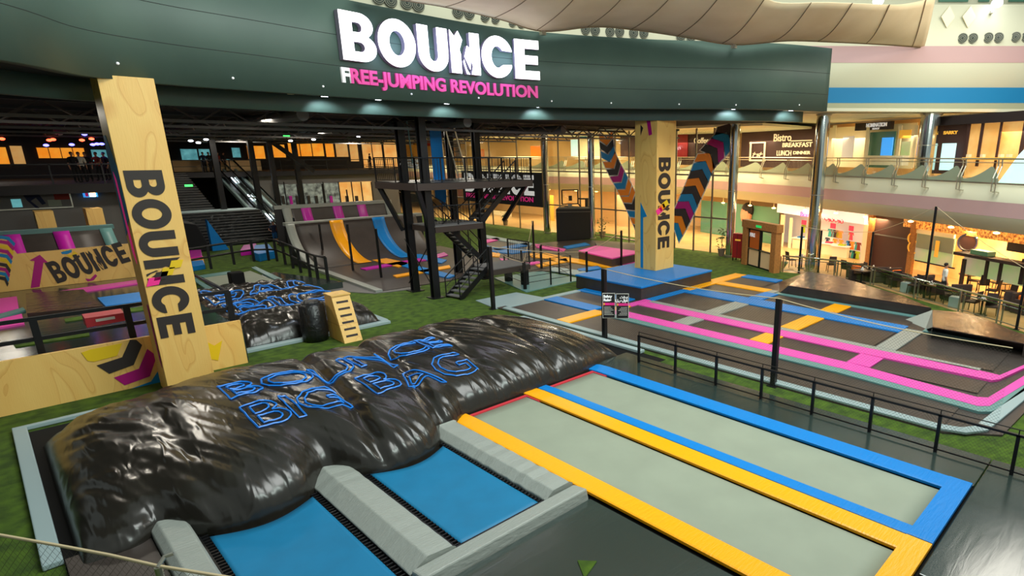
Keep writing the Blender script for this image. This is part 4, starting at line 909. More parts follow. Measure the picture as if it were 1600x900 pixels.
# ramps along the far side of the court
def wedge(lab, b, r, top):
    t = thing('crash_ramp', lab, 'ramp', (b[0][0], b[0][1], 0))
    part('sloped_face', MB().add([(*b[0], .02), (*b[1], .02), (*b[1], .12), (*b[0], .12), (*r[0], .02), (*r[1], .02), (*r[1], .52), (*r[0], .52)], [(0,1,2,3),(3,2,6,7),(4,5,1,0),(5,4,7,6),(0,3,7,4),(1,5,6,2)]), 'court_black', t)
    n = len(top); part('vinyl_top', MB().grid(lambda u, v: Vector((r[0][0], r[0][1], 0)).lerp(Vector((r[1][0], r[1][1], 0)), u).lerp(Vector((top[0][0], top[0][1], 0)).lerp(Vector((top[1][0], top[1][1], 0)), u), v)+Vector((0, 0, .52-.45*v**1.5+.015*math.sin(u*31)+.01*math.sin(v*17+u*9))), 30, 10), 'ramp_vinyl', t, smooth=True)
    return t
def ramp(lab, base, ridge, back, facet_m):
    t = thing('crash_ramp', lab, 'ramp', (base[0][0], base[0][1], 0)); Z_ = .5
    part('sloped_face', MB().add([(*p, .03) for p in base]+[(*p, Z_) for p in ridge], [(0, 1, 3, 2)]), 'court_black', t)
    P_ = ridge+back; mb = MB().prism([(*p, Z_) for p in P_], (0, 0, .03)); part('vinyl_top', mb, 'ramp_vinyl', t)
    sk = MB()
    Q = [ridge[1]]+back+[ridge[0]]
    for i in range(len(Q)-1): sk.add([(*Q[i], .02), (*Q[i+1], .02), (*Q[i+1], Z_), (*Q[i], Z_)], [(0, 1, 2, 3)])
    part('side_skirt', sk, 'court_black', t)
    part('end_facet', MB().add([(*base[0], .03), (*ridge[0], Z_+.02), (*back[-1], Z_+.02), (back[-1][0]*.6+base[0][0]*.4, back[-1][1]+.9, .03)], [(0, 1, 2, 3)]), facet_m, t); return t
gz = lambda x_, y_: (lambda q: (q.x, q.y))(G(x_, y_, .5))
ramp('long black padded ramp with brown reflecting vinyl top at the foot of the chrome column', [(25.65, 13.6), (25.65, 6.9)], [gz(1232, 447), gz(1455, 482)], [gz(1412, 464), gz(1340, 442), gz(1300, 431), gz(1262, 425)], 'ramp_vinyl')
ramp('second black padded ramp with an orange reflecting vinyl top nearest the right edge', [(23.95, 6.35), (23.2, 2.4)], [gz(1457, 512), gz(1600, 538)], [gz(1680, 560), gz(1610, 529), gz(1540, 500), gz(1500, 489), gz(1457, 485)], 'pad_grey')
# plinth and right pillar
pl = thing('pillar_plinth', 'black padded plinth with blue top around the right plywood pillar', 'plinth', (22.8, 19.6, 0))
part('body', MB().box(20.0, 17.5, .0, 25.6, 21.9, .62), 'court_black', pl, bevel=.02); part('top_pad', MB().box(19.97, 17.47, .62, 25.63, 21.93, .72), 'pad_blue', pl, bevel=.03)
def pillar(x0, y0, x1, y1, z0, z1, lab):
    t = thing('plywood_pillar', lab, 'pillar', ((x0+x1)/2, (y0+y1)/2, z0)); part('cladding', MB().box(x0, y0, z0, x1, y1, z1), 'plywood', t, bevel=.01); return t
def decal(par, name, pts, z, plane, m_, th=.008):
    if plane[0] == 'y': P = [(p[0], plane[1], p[1]) for p in pts]; d = (0, -th, 0)
    else: P = [(plane[1], p[0], p[1]) for p in pts]; d = (-th, 0, 0)
    return part(name, MB().prism(P, d), m_, par)
P2 = pillar(23.4, 19.5, 24.9, 20.95, .72, 8.75, 'right plywood clad pillar with vertical BOUNCE lettering on a blue plinth')
def vert_logo(par, x, y, ztop, length, capw):       # letters run downwards, tops facing right
    M = frame((x, y, ztop), (0, 0, -1), (1, 0, 0)); return part('lettering', logo_mb(length, capw, M, .012), 'lettering_black', par)
zt = onY(1037, 246, 19.5); zb = onY(1037, 388, 19.5)
vert_logo(P2, onY(1028.5, 300, 19.5).x, 19.49, zt.z, zt.z-zb.z, .95)
def ypts(pp, Y): return [(lambda q: (q.x, q.z))(onY(a, b, Y)) for a, b in pp]
def xpts(pp, X_): return [(lambda q: (q.y, q.z))(onX(a, b, X_)) for a, b in pp]
decal(P2, 'pink_stripe', xpts([(1008, 172), (1014, 172), (1019, 210), (1014, 212)], 23.395), 0, ('x', 23.395), 'dec_magenta')
decal(P2, 'black_chevron', xpts([(1001, 195), (1005, 200), (1001, 212)], 23.395), 0, ('x', 23.395), 'dec_black')
decal(P2, 'cyan_arrow', xpts([(1001, 418), (1001, 316), (1011, 338), (1005, 340), (1005, 419)], 23.395), 0, ('x', 23.395), 'dec_blue')
zz = lambda a, b: a+(b-a)
L2 = zt.z-zb.z; xL = onY(1028.5, 300, 19.5).x
for (dx, dz, m_) in ((.55, .50, 'dec_yellow'), (.30, .535, 'dec_orange'), (.08, .57, 'text_pink')):
    cx, cz = xL+dx, zt.z-L2*dz; decal(P2, 'colour_diamond', [(cx-.12, cz-.22), (cx+.28, cz-.02), (cx+.12, cz+.2), (cx-.28, cz+.02)], 0, ('y', 19.478), m_)
# left pillar
P1 = pillar(2.75, 20.05, 3.88, 21.1, 0, 8.4, 'left plywood clad pillar with large vertical BOUNCE lettering behind the air bag')
zt1 = onY(225, 266, 20.05); zb1 = onY(280, 524, 20.05); x1_ = onY(204, 266, 20.05).x
xr = onY(262, 264, 20.05).x
vert_logo(P1, zt1.x-.43, 20.04, zt1.z, zt1.z-zb1.z, .80)
xB = zt1.x-.40; LL = zt1.z-zb1.z
for (dx, dz, m_) in ((.64, .555, 'dec_yellow'), (.42, .595, 'dec_yellow'), (.26, .615, 'dec_black'), (.08, .645, 'text_pink')):
    cx, cz = xB+dx, zt1.z-LL*dz; decal(P1, 'colour_diamond', [(cx-.17, cz-.12), (cx+.1, cz-.10), (cx+.19, cz+.10), (cx-.08, cz+.10)], 0, ('y', 20.022), m_)
decal(P1, 'blue_triangle', [(20.1, 6.2), (20.7, 7.0), (21.0, 7.0), (21.0, 4.4), (20.1, 4.9)], 0, ('x', 2.747), 'dec_blue'); decal(P1, 'pink_stripe', [(20.5, 5.9), (20.75, 6.1), (20.6, 4.0), (20.35, 3.7)], 0, ('x', 2.742), 'text_pink')
decal(P1, 'pink_stripe', [(20.15, 2.6), (20.3, 2.6), (20.3, 1.0), (20.15, .8)], 0, ('x', 2.742), 'dec_magenta')
# safety rules sign on its post, tall net posts and ropes
posts = [(771, 483, 385), (835, 410, 345), (971, 417, 360), (917, 428, 393), (945, 532, 420), (820, 453, 410), (846, 420, 384), (1208, 603, 466), (1443, 467, 322), (1356, 441, 362), (1588, 515, 420), (1248, 427, 354), (1278, 426, 360)]
desc = ['at the left corner of the court by the entry mat', 'between the far courts and the black block', 'in front of the magenta platform corner', 'at the left edge of the blue topped plinth', 'carrying the safety rules sign', 'at the near corner of the stepped cage', 'at the back corner of the stepped cage',
        'tall and thick in front of the mesh railing', 'in front of the projection screen', 'beside the dark shutter wall', 'by the right edge in front of the cafe counter', 'left of the chrome column', 'right of the chrome column']
PT = []
for (x, yb, yt), dsc in zip(posts, desc):
    b = G(x, yb); d_ = (ray(x, yt)); t_ = math.hypot(b.x, b.y)/math.hypot(d_.x, d_.y); zt_ = CH+d_.z*t_; r = .075 if x in (945, 1208, 771) else .05
    t = thing('net_post', 'black steel net post '+dsc, 'post', b); part('shaft', MB().box(b.x-r/1, b.y-r, 0, b.x+r, b.y+r, zt_), 'steel_black', t, bevel=.008); part('base_plate', MB().box(b.x-r*2, b.y-r*2, 0, b.x+r*2, b.y+r*2, .02), 'steel_black', t)
    part('eye_bolt', MB().ball((b.x, b.y, zt_-.06), .03), 'brushed_steel', t); PT.append(Vector((b.x, b.y, zt_)))
def netrun(ids, lab, mesh=True, z0=.15):
    t = thing('safety_net', lab, 'net', (PT[ids[0]].x, PT[ids[0]].y, 0))
    for a, b in zip(ids[:-1], ids[1:]):
        A, B = PT[a], PT[b]; part('top_rope', MB().tube([A.lerp(B, k/8)-Vector((0, 0, .12*math.sin(math.pi*k/8))) for k in range(9)], .014, 5), 'rope', t)
        if mesh:
            L_ = (B-A).length; mb = MB().add([(A.x, A.y, z0), (B.x, B.y, z0), tuple(B), tuple(A)], [(0, 1, 2, 3)]); mb.uv = [(0, 0), (L_, 0), (L_, B.z), (0, A.z)]; part('mesh', mb, 'net_dark', t)
    return t
PT.append(Vector((14.75, 2.1, 2.45))); PT.append(Vector((24.9, -1, 2.3)))
netrun([0, 3, 2], 'thin safety net from the court corner past the plinth to the magenta platform', True, 1.2)
netrun([4, 7], 'thin safety net in front of the pink court pads', True); netrun([7, 13], 'thin safety net in front of the court right of the tall thick post', True)
netrun([11, 9, 8, 10], 'thin safety net along the far side of the court by the cafe', False)
netrun([0, 5, 1], 'rope line above the stepped cage', False)
b = PT[4]; X_ = b.x
a = G(945, 532); pA, pB = onSeg(943, 458, (b.x, b.y), (b.x+R2.x, b.y+R2.y)), onSeg(985, 472, (b.x, b.y), (b.x+R2.x, b.y+R2.y))
fx = Vector((R2.x, R2.y, 0)); o0 = Vector((b.x, b.y, 0))-Vector((F2.x, F2.y, 0))*.12
sz1 = onSeg(944, 458, (o0.x, o0.y), (o0.x+R2.x, o0.y+R2.y)).z; sz0 = onSeg(944, 497, (o0.x, o0.y), (o0.x+R2.x, o0.y+R2.y)).z; sw = (onSeg(985, 480, (o0.x, o0.y), (o0.x+R2.x, o0.y+R2.y))-onSeg(944, 480, (o0.x, o0.y), (o0.x+R2.x, o0.y+R2.y))).length
dn = Vector((0, 0, -.0))
sn = thing('safety_rules_sign', 'black Safety Rules sign in two languages with pink bands on a net post', 'sign', (o0.x, o0.y, sz0))
PN = {}
def sq(u0, u1, v0, v1, off, m_, nm):
    c = o0-Vector((F2.x, F2.y, 0))*off; P_ = []
    for u, v in ((u0, v0), (u1, v0), (u1, v1), (u0, v1)): q = c+fx*(u*sw-.06); P_.append((q.x, q.y, sz0+(sz1-sz0)*v))
    o_ = part(nm, MB().prism(P_, (F2.x*.012, F2.y*.012, 0)), m_, sn if nm in ('edge', 'panel') else PN[u0 > .5])
    if nm == 'panel': PN[u0 > .5] = o_
sq(0, .485, 0, 1, .0, 'dec_white', 'edge'); sq(.515, 1, -.02, .98, .0, 'dec_white', 'edge'); sq(.02, .465, .02, .98, .01, 'cloth_black', 'panel'); sq(.535, .98, 0, .96, .01, 'cloth_black', 'panel')
sq(.02, .465, .52, .62, .02, 'text_pink', 'pink_band'); sq(.535, .98, .50, .60, .02, 'text_pink', 'pink_band'); sq(.04, .09, .53, .61, .03, 'dec_yellow', 'warning_mark'); sq(.55, .60, .51, .59, .03, 'dec_yellow', 'warning_mark')
def stxt(txt, u, v, h, al='LEFT'):
    q = o0-Vector((F2.x, F2.y, 0))*.025+fx*(u*sw-.06); part('lettering', text_mb(txt, h, frame((q.x, q.y, sz0+(sz1-sz0)*v), fx, (0, 0, 1)), .006, .008, al), 'text_white', PN[u > .5])
hs = (sz1-sz0); stxt('Safety', .04, .83, hs*.10); stxt('Rules', .04, .69, hs*.10); stxt('قواعد', .96, .80, hs*.09, 'RIGHT'); stxt('السلامة', .96, .67, hs*.09, 'RIGHT')
for k in range(6): sq(.06, .32+.05*(k % 3), .44-.06*k, .455-.06*k, .02, 'dec_white', 'text_line'); sq(.70-.05*(k % 3), .94, .42-.06*k, .435-.06*k, .02, 'dec_white', 'text_line')
# ================================================================ MIDDLE COURTS
def gplate(px, z=0.0, h=.06): return MB().plate([(lambda q: (q.x, q.y))(G(a, b, z+h)) for a, b in px], z, h)
mc = thing('trampoline_court', 'far trampoline court with magenta, yellow and blue pads left of the right pillar', 'trampoline court', (25, 28, 0))
part('deck', gplate([(745, 396), (754, 368), (830, 381), (905, 374), (1000, 380), (1000, 424), (960, 420), (820, 425), (760, 420)], 0, .04), 'court_black', mc)
for pts, m_ in (([(754, 366), (756, 371), (828, 384), (832, 380)], 'frame_pale'), ([(752, 376), (756, 380), (782, 374), (776, 371)], 'pad_pink'), ([(750, 381), (754, 386), (778, 391), (828, 383), (822, 379), (778, 387)], 'pad_blue'),
                ([(836, 381), (838, 386), (880, 393), (884, 389)], 'pad_pink'), ([(880, 385), (886, 388), (922, 382), (914, 379)], 'pad_blue'), ([(826, 396), (830, 401), (884, 408), (966, 421), (972, 415), (888, 402), (852, 395)], 'pad_yellow'),
                ([(836, 413), (842, 417), (888, 408), (884, 403)], 'pad_yellow'), ([(966, 414), (970, 419), (1000, 411), (1000, 406)], 'pad_pink'), ([(780, 403), (784, 407), (820, 414), (846, 411), (842, 408), (822, 410)], 'pad_pink'),
                ([(860, 416), (862, 423), (915, 432), (925, 425)], 'frame_pale'), ([(902, 420), (905, 424), (940, 419), (934, 415)], 'pad_blue'), ([(756, 388), (758, 392), (800, 396), (830, 392), (826, 389)], 'pad_blue'), ([(752, 391), (754, 399), (780, 401), (782, 396)], 'pad_yellow')):
    part('pad', gplate(pts, .04, .06), m_, mc)
mp_ = thing('padded_platform', 'black padded platform with magenta top left of the right pillar', 'platform', (27, 26.5, 0))
q_ = [(lambda v: (v.x, v.y))(G(a, b, .6)) for a, b in ((904, 392), (932, 384), (1004, 394), (956, 404))]
part('body', MB().plate(q_, 0, .55), 'court_black', mp_); part('top_pad', MB().plate(q_, .55, .07), 'pad_pink', mp_)
wl = thing('padded_wall', 'low black padded wall behind the magenta platform', 'wall pad', G(960, 380)); part('body', gplate([(930, 378), (932, 384), (1000, 393), (1000, 383)], 0, .5), 'court_black', wl)
part('top_strip', gplate([(930, 366), (932, 367), (1000, 377), (1000, 375)], .5, .04), 'ramp_vinyl', wl)
# black block with basketball hoop behind
a = G(870, 378); b = G(924, 374); bl = thing('padded_block', 'tall black padded block in front of the glass wall', 'block', ((a.x+b.x)/2, (a.y+b.y)/2, 0))
zt = onSeg(870, 326, (a.x, a.y), (b.x, b.y)).z; dv = Vector((1.4, 1.3))
part('cover', MB().hexa([(a.x, a.y, 0), (b.x, b.y, 0), (b.x+dv.x, b.y+dv.y, 0), (a.x+dv.x, a.y+dv.y, 0)], [(a.x, a.y, zt), (b.x, b.y, zt-.1), (b.x+dv.x, b.y+dv.y, zt-.1), (a.x+dv.x, a.y+dv.y, zt)]), 'cloth_black', bl, bevel=.1)
part('seam', MB().bar((a.x-.02, a.y-.02, zt*.9), (b.x-.02, b.y-.02, zt*.9-.1), .03), 'wall_grey', bl)
hp = thing('basketball_hoop', 'basketball backboard and stand behind the black padded block', 'basketball hoop', (a.x+2, a.y+1, 0))
c = Vector((a.x+2.2, a.y+1.0, 0)); u_ = Vector((b.x-a.x, b.y-a.y, 0)).normalized(); z0_ = onSeg(884, 319, (c.x, c.y), (c.x+u_.x, c.y+u_.y)).z; z1_ = onSeg(884, 297, (c.x, c.y), (c.x+u_.x, c.y+u_.y)).z
l_ = onSeg(878, 308, (c.x, c.y), (c.x+u_.x, c.y+u_.y)); r_ = onSeg(903, 308, (c.x, c.y), (c.x+u_.x, c.y+u_.y)); pp = onSeg(917, 330, (c.x, c.y), (c.x+u_.x, c.y+u_.y))
fr = MB(); L3 = lambda p, z: Vector((p.x, p.y, z))
for (p, q) in ((L3(l_, z0_), L3(r_, z0_)), (L3(l_, z1_), L3(r_, z1_)), (L3(l_, z0_), L3(l_, z1_)), (L3(r_, z0_), L3(r_, z1_))): fr.bar(p, q, .08)
part('backboard_frame', fr, 'steel_black', hp); part('target_square', MB().bar(L3(l_.lerp(r_, .42), (z0_+z1_)/2-.1), L3(l_.lerp(r_, .62), (z0_+z1_)/2-.1), .05, .4), 'steel_black', hp)
part('backboard_pane', MB().bar(L3(l_, (z0_+z1_)/2), L3(r_, (z0_+z1_)/2), .02, z1_-z0_), 'glass', hp)
part('arm', MB().bar(L3(r_, z0_+.4), L3(pp, z0_+.35), .12).bar(L3(r_, z0_), L3(pp, z0_-.9), .08), 'steel_black', hp); part('pole', MB().box(pp.x-.1, pp.y-.1, 0, pp.x+.1, pp.y+.1, z0_+.42), 'steel_black', hp)
mm = l_.lerp(r_, .5); part('ring', MB().tube([(mm.x-.3+.22*math.cos(k*.524), mm.y-.3+.22*math.sin(k*.524), z0_+.1) for k in range(13)], .02, 5), 'dec_orange', hp)
part('net', MB().tube([(mm.x-.3, mm.y-.3, z0_+.1), (mm.x-.3, mm.y-.3, z0_-.3)], [.21, .12], 8, cap=False), 'net', hp)
# stepped cage with pale mat
single('landing_mat', gplate([(772, 434), (843, 423), (912, 436), (822, 456)], 0, .04), 'pad_teal', 'pale green mat inside the railing cage beyond the court corner', 'mat')
cg = thing('cage_railing', 'thin black steel cage railing around the pale green mat', 'railing', G(822, 452))
cps = [G(*q) for q in ((790, 440), (822, 453), (861, 446), (892, 441), (874, 428), (847, 420), (816, 431))]
for p in cps: part('post', MB().box(p.x-.03, p.y-.03, 0, p.x+.03, p.y+.03, 1.45), 'steel_black', cg)
for z in (.35, .65, .95, 1.42): part('rail', MB().tube([(p.x, p.y, z) for p in cps], .015, 5), 'steel_black', cg)
single('turf_step', gplate([(884, 360), (900, 375), (1000, 381), (1000, 372), (930, 362)], 0, .02), 'turf', 'strip of darker turf behind the low padded wall', 'mat')
# ---- quarter pipe court (X 13..19, Y 28..41)
qp = thing('trampoline_court', 'curved wall trampoline court with yellow and blue stripes running up the wall', 'trampoline court', (15.5, 34, 0))
part('deck', MB().plate([(12.9, 28.4), (16.6, 28.2), (22.5, 30), (23, 40), (13.3, 40)], 0, .05), 'court_black', qp)
def pipe(x0, x1, y, r, z, t0=0, t1=1, dz=0):      # quarter curve rising at y..y+r up to z
    def f(u, v):
        a = (math.pi/2)*v*.92; return Vector((x0+(x1-x0)*u, y+r*math.sin(a)-.012*dz, .06+dz*.03+(z)*(1-math.cos(a))/(1-math.cos(math.pi/2*.92))))
    return f
QY, QR, QZ = 36.8, 3.6, 2.35
def thick(o, t=.04): s = o.modifiers.new('thick', 'SOLIDIFY'); s.thickness = t; s.offset = 0; return o
thick(part('curved_wall', MB().grid(pipe(13.3, 21.5, QY, QR, QZ), 20, 16), 'court_black', qp, smooth=True))
thick(part('side_pad', MB().grid(pipe(12.9, 13.4, QY, QR, QZ, dz=1), 3, 16), 'pad_grey', qp, smooth=True), .08)
part('side_skirt', MB().prism([(12.9, QY, 0)]+[tuple(Vector((12.9, pipe(0, 1, QY, QR, QZ)(0, v/10).y, pipe(0, 1, QY, QR, QZ)(0, v/10).z))) for v in range(11)]+[(12.9, QY+QR, 0)], (.05, 0, 0)), 'wall_dark', qp)
part('top_pad', MB().box(12.9, QY+QR-.05, QZ-.05, 22.0, QY+QR+.45, QZ+.16), 'pad_grey', qp, bevel=.02)
part('back_face', MB().box(13, QY+QR, 0, 22, QY+QR+.05, QZ), 'wall_dark', qp)
for (x, m_) in ((15.5, 'pad_yellow'), (18.3, 'pad_blue')): thick(part('wall_stripe', MB().grid(pipe(x, x+.85, QY, QR, QZ, dz=1.5), 3, 16), m_, qp, smooth=True))
def qpad(pts, m_): part('pad', gplate(pts, .05, .06), m_, qp)
qpad([(566, 402), (588, 400), (640, 411), (622, 417)], 'pad_yellow'); qpad([(524, 408), (532, 411), (634, 396), (618, 393)], 'pad_yellow')
qpad([(620, 396), (640, 393), (698, 406), (690, 411)], 'pad_blue'); qpad([(563, 419), (572, 421), (666, 406), (656, 403)], 'pad_magenta')
qpad([(618, 412), (632, 410), (712, 430), (700, 434), (655, 424)], 'pad_blue'); qpad([(614, 430), (620, 433), (704, 418), (702, 414)], 'pad_yellow'); qpad([(672, 400), (678, 404), (700, 398), (694, 394)], 'pad_magenta')
part('edge_pad', slab(MB(), [Vector((12.6, 28.3)), Vector((12.9, 36.8))], [Vector((12.95, 28.3)), Vector((13.3, 36.8))], .0, .14), 'pad_grey', qp)
single('landing_mat', MB().plate([(10.9, 31.2), (12.5, 28.25), (14.5, 27.7), (14.9, 28.1), (12.9, 32.2)], 0, .03), 'wall_grey', 'flat grey entry mat in front of the curved wall court', 'mat')
q2 = thing('trampoline_wall', 'rear curved trampoline wall with three magenta stripes', 'trampoline wall', (18, 45, 0))
thick(part('curved_wall', MB().grid(pipe(15.9, 23.6, 45.6, 3.2, 2.75), 20, 16), 'court_black', q2, smooth=True))
part('top_pad', MB().box(15.0, 48.7, 2.7, 23.9, 49.1, 2.95), 'pad_grey', q2); part('back_face', MB().box(15.0, 48.8, 0, 23.6, 48.9, 2.7), 'wall_dark', q2)
for x in (15.5, 23.3): thick(part('side_pad', MB().grid(pipe(x, x+.6, 45.6, 3.2, 2.8, dz=1), 3, 16), 'pad_grey', q2, smooth=True), .08)
for x in (17.0, 19.3, 21.2): thick(part('wall_stripe', MB().grid(pipe(x-.2, x+.5, 45.6, 3.2, 2.75, dz=1.5), 3, 16), 'pad_magenta', q2, smooth=True))
single('floor_pad', MB().plate([(14.6, 42), (24, 42), (24, 45.6), (15.6, 45.6)], 0, .05), 'court_black', 'dark padded floor between the two curved walls', 'mat')
for k, (x, yb, yt, d_) in enumerate(((468, 402, 340, 'at the left end of the curved wall'), (507, 410, 350, 'in front of the left part of the yellow wall stripe'), (552, 424, 350, 'between the yellow and blue wall stripes'), (596, 435, 357, 'at the front edge near the grey entry mat'),
                                     (475, 362, 288, 'behind the top of the curved wall, leftmost'), (512, 352, 287, 'behind the top of the curved wall, middle'), (548, 348, 296, 'behind the top of the curved wall, rightmost'))):
    b = G(x, yb); w = ray(x, yt); zt_ = CH+w.z*math.hypot(b.x, b.y)/math.hypot(w.x, w.y); t = thing('net_post', 'thin black net post '+d_, 'post', b)
    part('shaft', MB().box(b.x-.05, b.y-.05, 0, b.x+.05, b.y+.05, zt_), 'steel_black', t); part('base_plate', MB().box(b.x-.1, b.y-.1, 0, b.x+.1, b.y+.1, .02), 'steel_black', t)
# ================================================================ STEEL TOWER
tw = thing('steel_tower', 'black steel jump tower with deck, landings, stairs and railings', 'tower', (16.5, 26.5, 0))
cols = {'A': (14.2, 27.4, 8.3), 'B': (14.1, 25.3, 8.3), 'C': (18.35, 27.5, 8.3), 'D': (18.2, 29.8, 8.3)}
for k, (x, y, z) in cols.items():
    h = MB(); 
    for d_ in (-.14, .14): h.box(x-.16, y+d_-.03, 0, x+.16, y+d_+.03, z)
    h.box(x-.03, y-.14, 0, x+.03, y+.14, z); part('column', h, 'steel_black', tw); part('base_plate', MB().box(x-.32, y-.32, 0, x+.32, y+.32, .04), 'steel_black', tw)
def beam(a, b, h=.3, w=.18, m_='steel_brown'): return part('beam', MB().bar(a, b, w, h), m_, tw)
DZ = 5.3; dk = [(13.3, 28.4), (13.5, 25.0), (19.5, 24.5), (19.5, 29.4)]
for i in range(4): a, b = dk[i], dk[(i+1) % 4]; beam((*a, DZ-.15), (*b, DZ-.15))
part('deck_grating', MB().plate(dk, DZ-.02, .04), 'steel_black', tw)
for (a, b) in (((13.95, 27.6), (18.35, 27.5)), ((14.1, 25.3), (13.95, 27.6)), ((14.1, 25.3), (18.3, 25.2))): beam((*a, 8.1), (*b, 8.1), .22, .15, 'steel_black')
def railing(P, z, h=1.1, sp=.16, par=tw):
    for i in range(len(P)-1):
        a, b = Vector((*P[i], z)), Vector((*P[i+1], z)); L_ = (b-a).length; n = max(1, int(L_/1.2))
        hr_ = part('handrail', MB().tube([a+Vector((0, 0, h)), b+Vector((0, 0, h))], .03, 6), 'steel_black', par)
        for k in range(n+1): p = a.lerp(b, k/n); part('railing_post', MB().box(p.x-.025, p.y-.025, z, p.x+.025, p.y+.025, z+h), 'steel_black', hr_)
        bb = MB(); m = int(L_/sp)
        for k in range(m): p = a.lerp(b, (k+.5)/m); bb.box(p.x-.008, p.y-.008, z+.1, p.x+.008, p.y+.008, z+h)
        bb.bar(a+Vector((0, 0, .1)), b+Vector((0, 0, .1)), .02); part('balusters', bb, 'steel_black', hr_)
railing([dk[0], dk[1], dk[2], dk[3]], DZ)
# braces
for a, b in (((18.9, 26.2, 3.2), (19.4, 24.8, 5.1)), ((14.0, 27.6, 3.0), (13.4, 28.4, 5.1)), ((14.1, 25.3, 3.3), (13.55, 25.1, 5.1)), ((18.4, 27.5, 3.0), (19.8, 27.0, 5.0))): part('brace', MB().bar(a, b, .18), 'steel_black', tw)
for a, b in (((14.1, 25.3, 2.9), (18.3, 27.4, 4.9)), ((18.3, 27.4, 2.9), (14.1, 25.3, 4.9)), ((14.0, 27.6, .4), (14.1, 25.4, 2.6)), ((14.0, 27.6, 2.6), (14.1, 25.4, .4)), ((18.35, 27.6, .4), (18.2, 29.8, 2.6))): part('cross_brace', MB().tube([a, b], .025, 6), 'steel_black', tw)
LZ = 3.35
def landing(x0, y0, x1, y1, z): ld_ = part('landing', MB().box(x0, y0, z-.06, x1, y1, z), 'wall_grey', tw); [part('landing_beam', MB().box(*q), 'steel_brown', ld_) for q in ((x0, y0-.05, z-.3, x1, y0+.02, z-.04), (x0, y1-.02, z-.3, x1, y1+.05, z-.04), (x0-.05, y0, z-.3, x0+.02, y1, z-.04))]
landing(14.3, 25.2, 16.9, 27.2, LZ)
def stairs(a, b, w, n, lab=None):      # a bottom, b top (x,y,z); width vector w
    a, b, w = Vector(a), Vector(b), Vector(w)
    fl_ = part('stair_flight', MB().bar(a, b, .06, .25).bar(a+w, b+w, .06, .25), 'steel_black', tw)
    for k in range(n):
        p = a.lerp(b, (k+.5)/n); d_ = Vector((b.x-a.x, b.y-a.y, 0))/n; q = [p-d_*.5, p+d_*.5, p+d_*.5+w, p-d_*.5+w]; part('tread', MB().prism(q, (0, 0, .05)), 'wall_grey', fl_)
    for o_ in (Vector((0, 0, 0)), w):
        part('stair_rail', MB().tube([a+o_+Vector((0, 0, .95)), b+o_+Vector((0, 0, .95))], .03, 6), 'steel_black', fl_); part('stair_rail', MB().tube([a+o_+Vector((0, 0, .5)), b+o_+Vector((0, 0, .5))], .018, 6), 'steel_black', fl_)
        for k in range(4): p = a.lerp(b, k/3)+o_; part('stair_post', MB().box(p.x-.02, p.y-.02, p.z, p.x+.02, p.y+.02, p.z+.95), 'steel_black', fl_)
stairs((16.9, 25.4, LZ), (19.2, 25.4, DZ), (0, .9, 0), 9)
stairs((17.6, 26.6, 1.3), (15.6, 26.6, LZ), (0, .9, 0), 10)
landing(16.6, 24.2, 18.9, 26.0, 1.15); railing([(18.9, 24.2), (18.9, 26.0)], 1.15)
stairs((14.6, 24.0, .02), (16.6, 24.6, 1.15), (-.15, .95, 0), 7)
for x, y in ((18.7, 24.4), (18.7, 25.8)): part('landing_leg', MB().box(x-.15, y-.15, 0, x+.15, y+.15, .9), 'steel_black', tw)
railing([(14.3, 25.2), (16.8, 25.2)], LZ, .9)
lad = thing('ladder', 'long pale metal ladder leaning up from the tower deck to the ceiling', 'ladder', onY(722, 280, 27))
a0, a1 = onY(694, 196, 26.5), onY(716, 276, 26.5); a1.z = max(a1.z, DZ+.02); b0, b1 = a0+Vector((.5, 0, 0)), a1+Vector((.5, 0, 0))
part('rail', MB().bar(a0, a1, .06), 'brushed_steel', lad); part('rail', MB().bar(b0, b1, .06), 'brushed_steel', lad)
for k in range(1, 10): part('rung', MB().tube([a0.lerp(a1, k/10), b0.lerp(b1, k/10)], .02, 6), 'brushed_steel', lad)
p0, p1 = onY(680, 205, 28), onY(686, 308, 28); single('cloth_strip', MB().box(p0.x-.3, 28, p1.z, p0.x+.32, 28.04, 8.2).add([(p0.x-.3, 28, p1.z), (p0.x+.32, 28, p1.z), (p0.x+.2, 28.02, p1.z-.5)], [(0, 1, 2)]), 'pad_blue', 'long blue cloth strip hanging through the tower deck', 'banner')
p = onY(645, 256, 27.5); sb = thing('net_bundle', 'bundle of pale netting hanging between two tower columns', 'net', p)
random.seed(5); nbm = MB(); pts = [p+Vector((random.uniform(-.7, .8), random.uniform(-.2, .2), random.uniform(-.2, .2))) for _ in range(18)]; nbm.tube(pts, .04, 5); part('mesh', nbm, 'dec_white', sb); part('cord', MB().tube([p, Vector((p.x-.1, p.y, 8.2))], .03, 5), 'pad_teal', sb)
# ================================================================ LEFT SIDE
def board(x0, x1, y, z0, z1a, z1b, m_, nm, lab, cat, x0b=None):
    t = thing(nm, lab, cat, ((x0+x1)/2, y, z0)); x0b = x0 if x0b is None else x0b
    part('panel', MB().prism([(x0, y, z0), (x1, y, z0), (x1, y, z1b), (x0b, y, z1a)], (0, .12, 0)), m_, t); return t
lw = board(-2.2, 5.12, 21.5, 0, 1.43, 1.43, 'plywood', 'plywood_barrier', 'low plywood barrier with colourful chevrons on the turf behind the air bag', 'barrier')
DCL = lambda par, pts, Y, m_, nm='chevron': decal(par, nm, ypts(pts, Y), 0, ('y', Y), m_)
Yl = 21.49
DCL(lw, [(127, 551), (141, 546), (191, 536), (183, 556), (147, 565), (137, 564)], Yl, 'dec_yellow'); DCL(lw, [(151, 571), (191, 558), (203, 531), (213, 531), (222, 539), (209, 570), (171, 584)], Yl, 'dec_black')
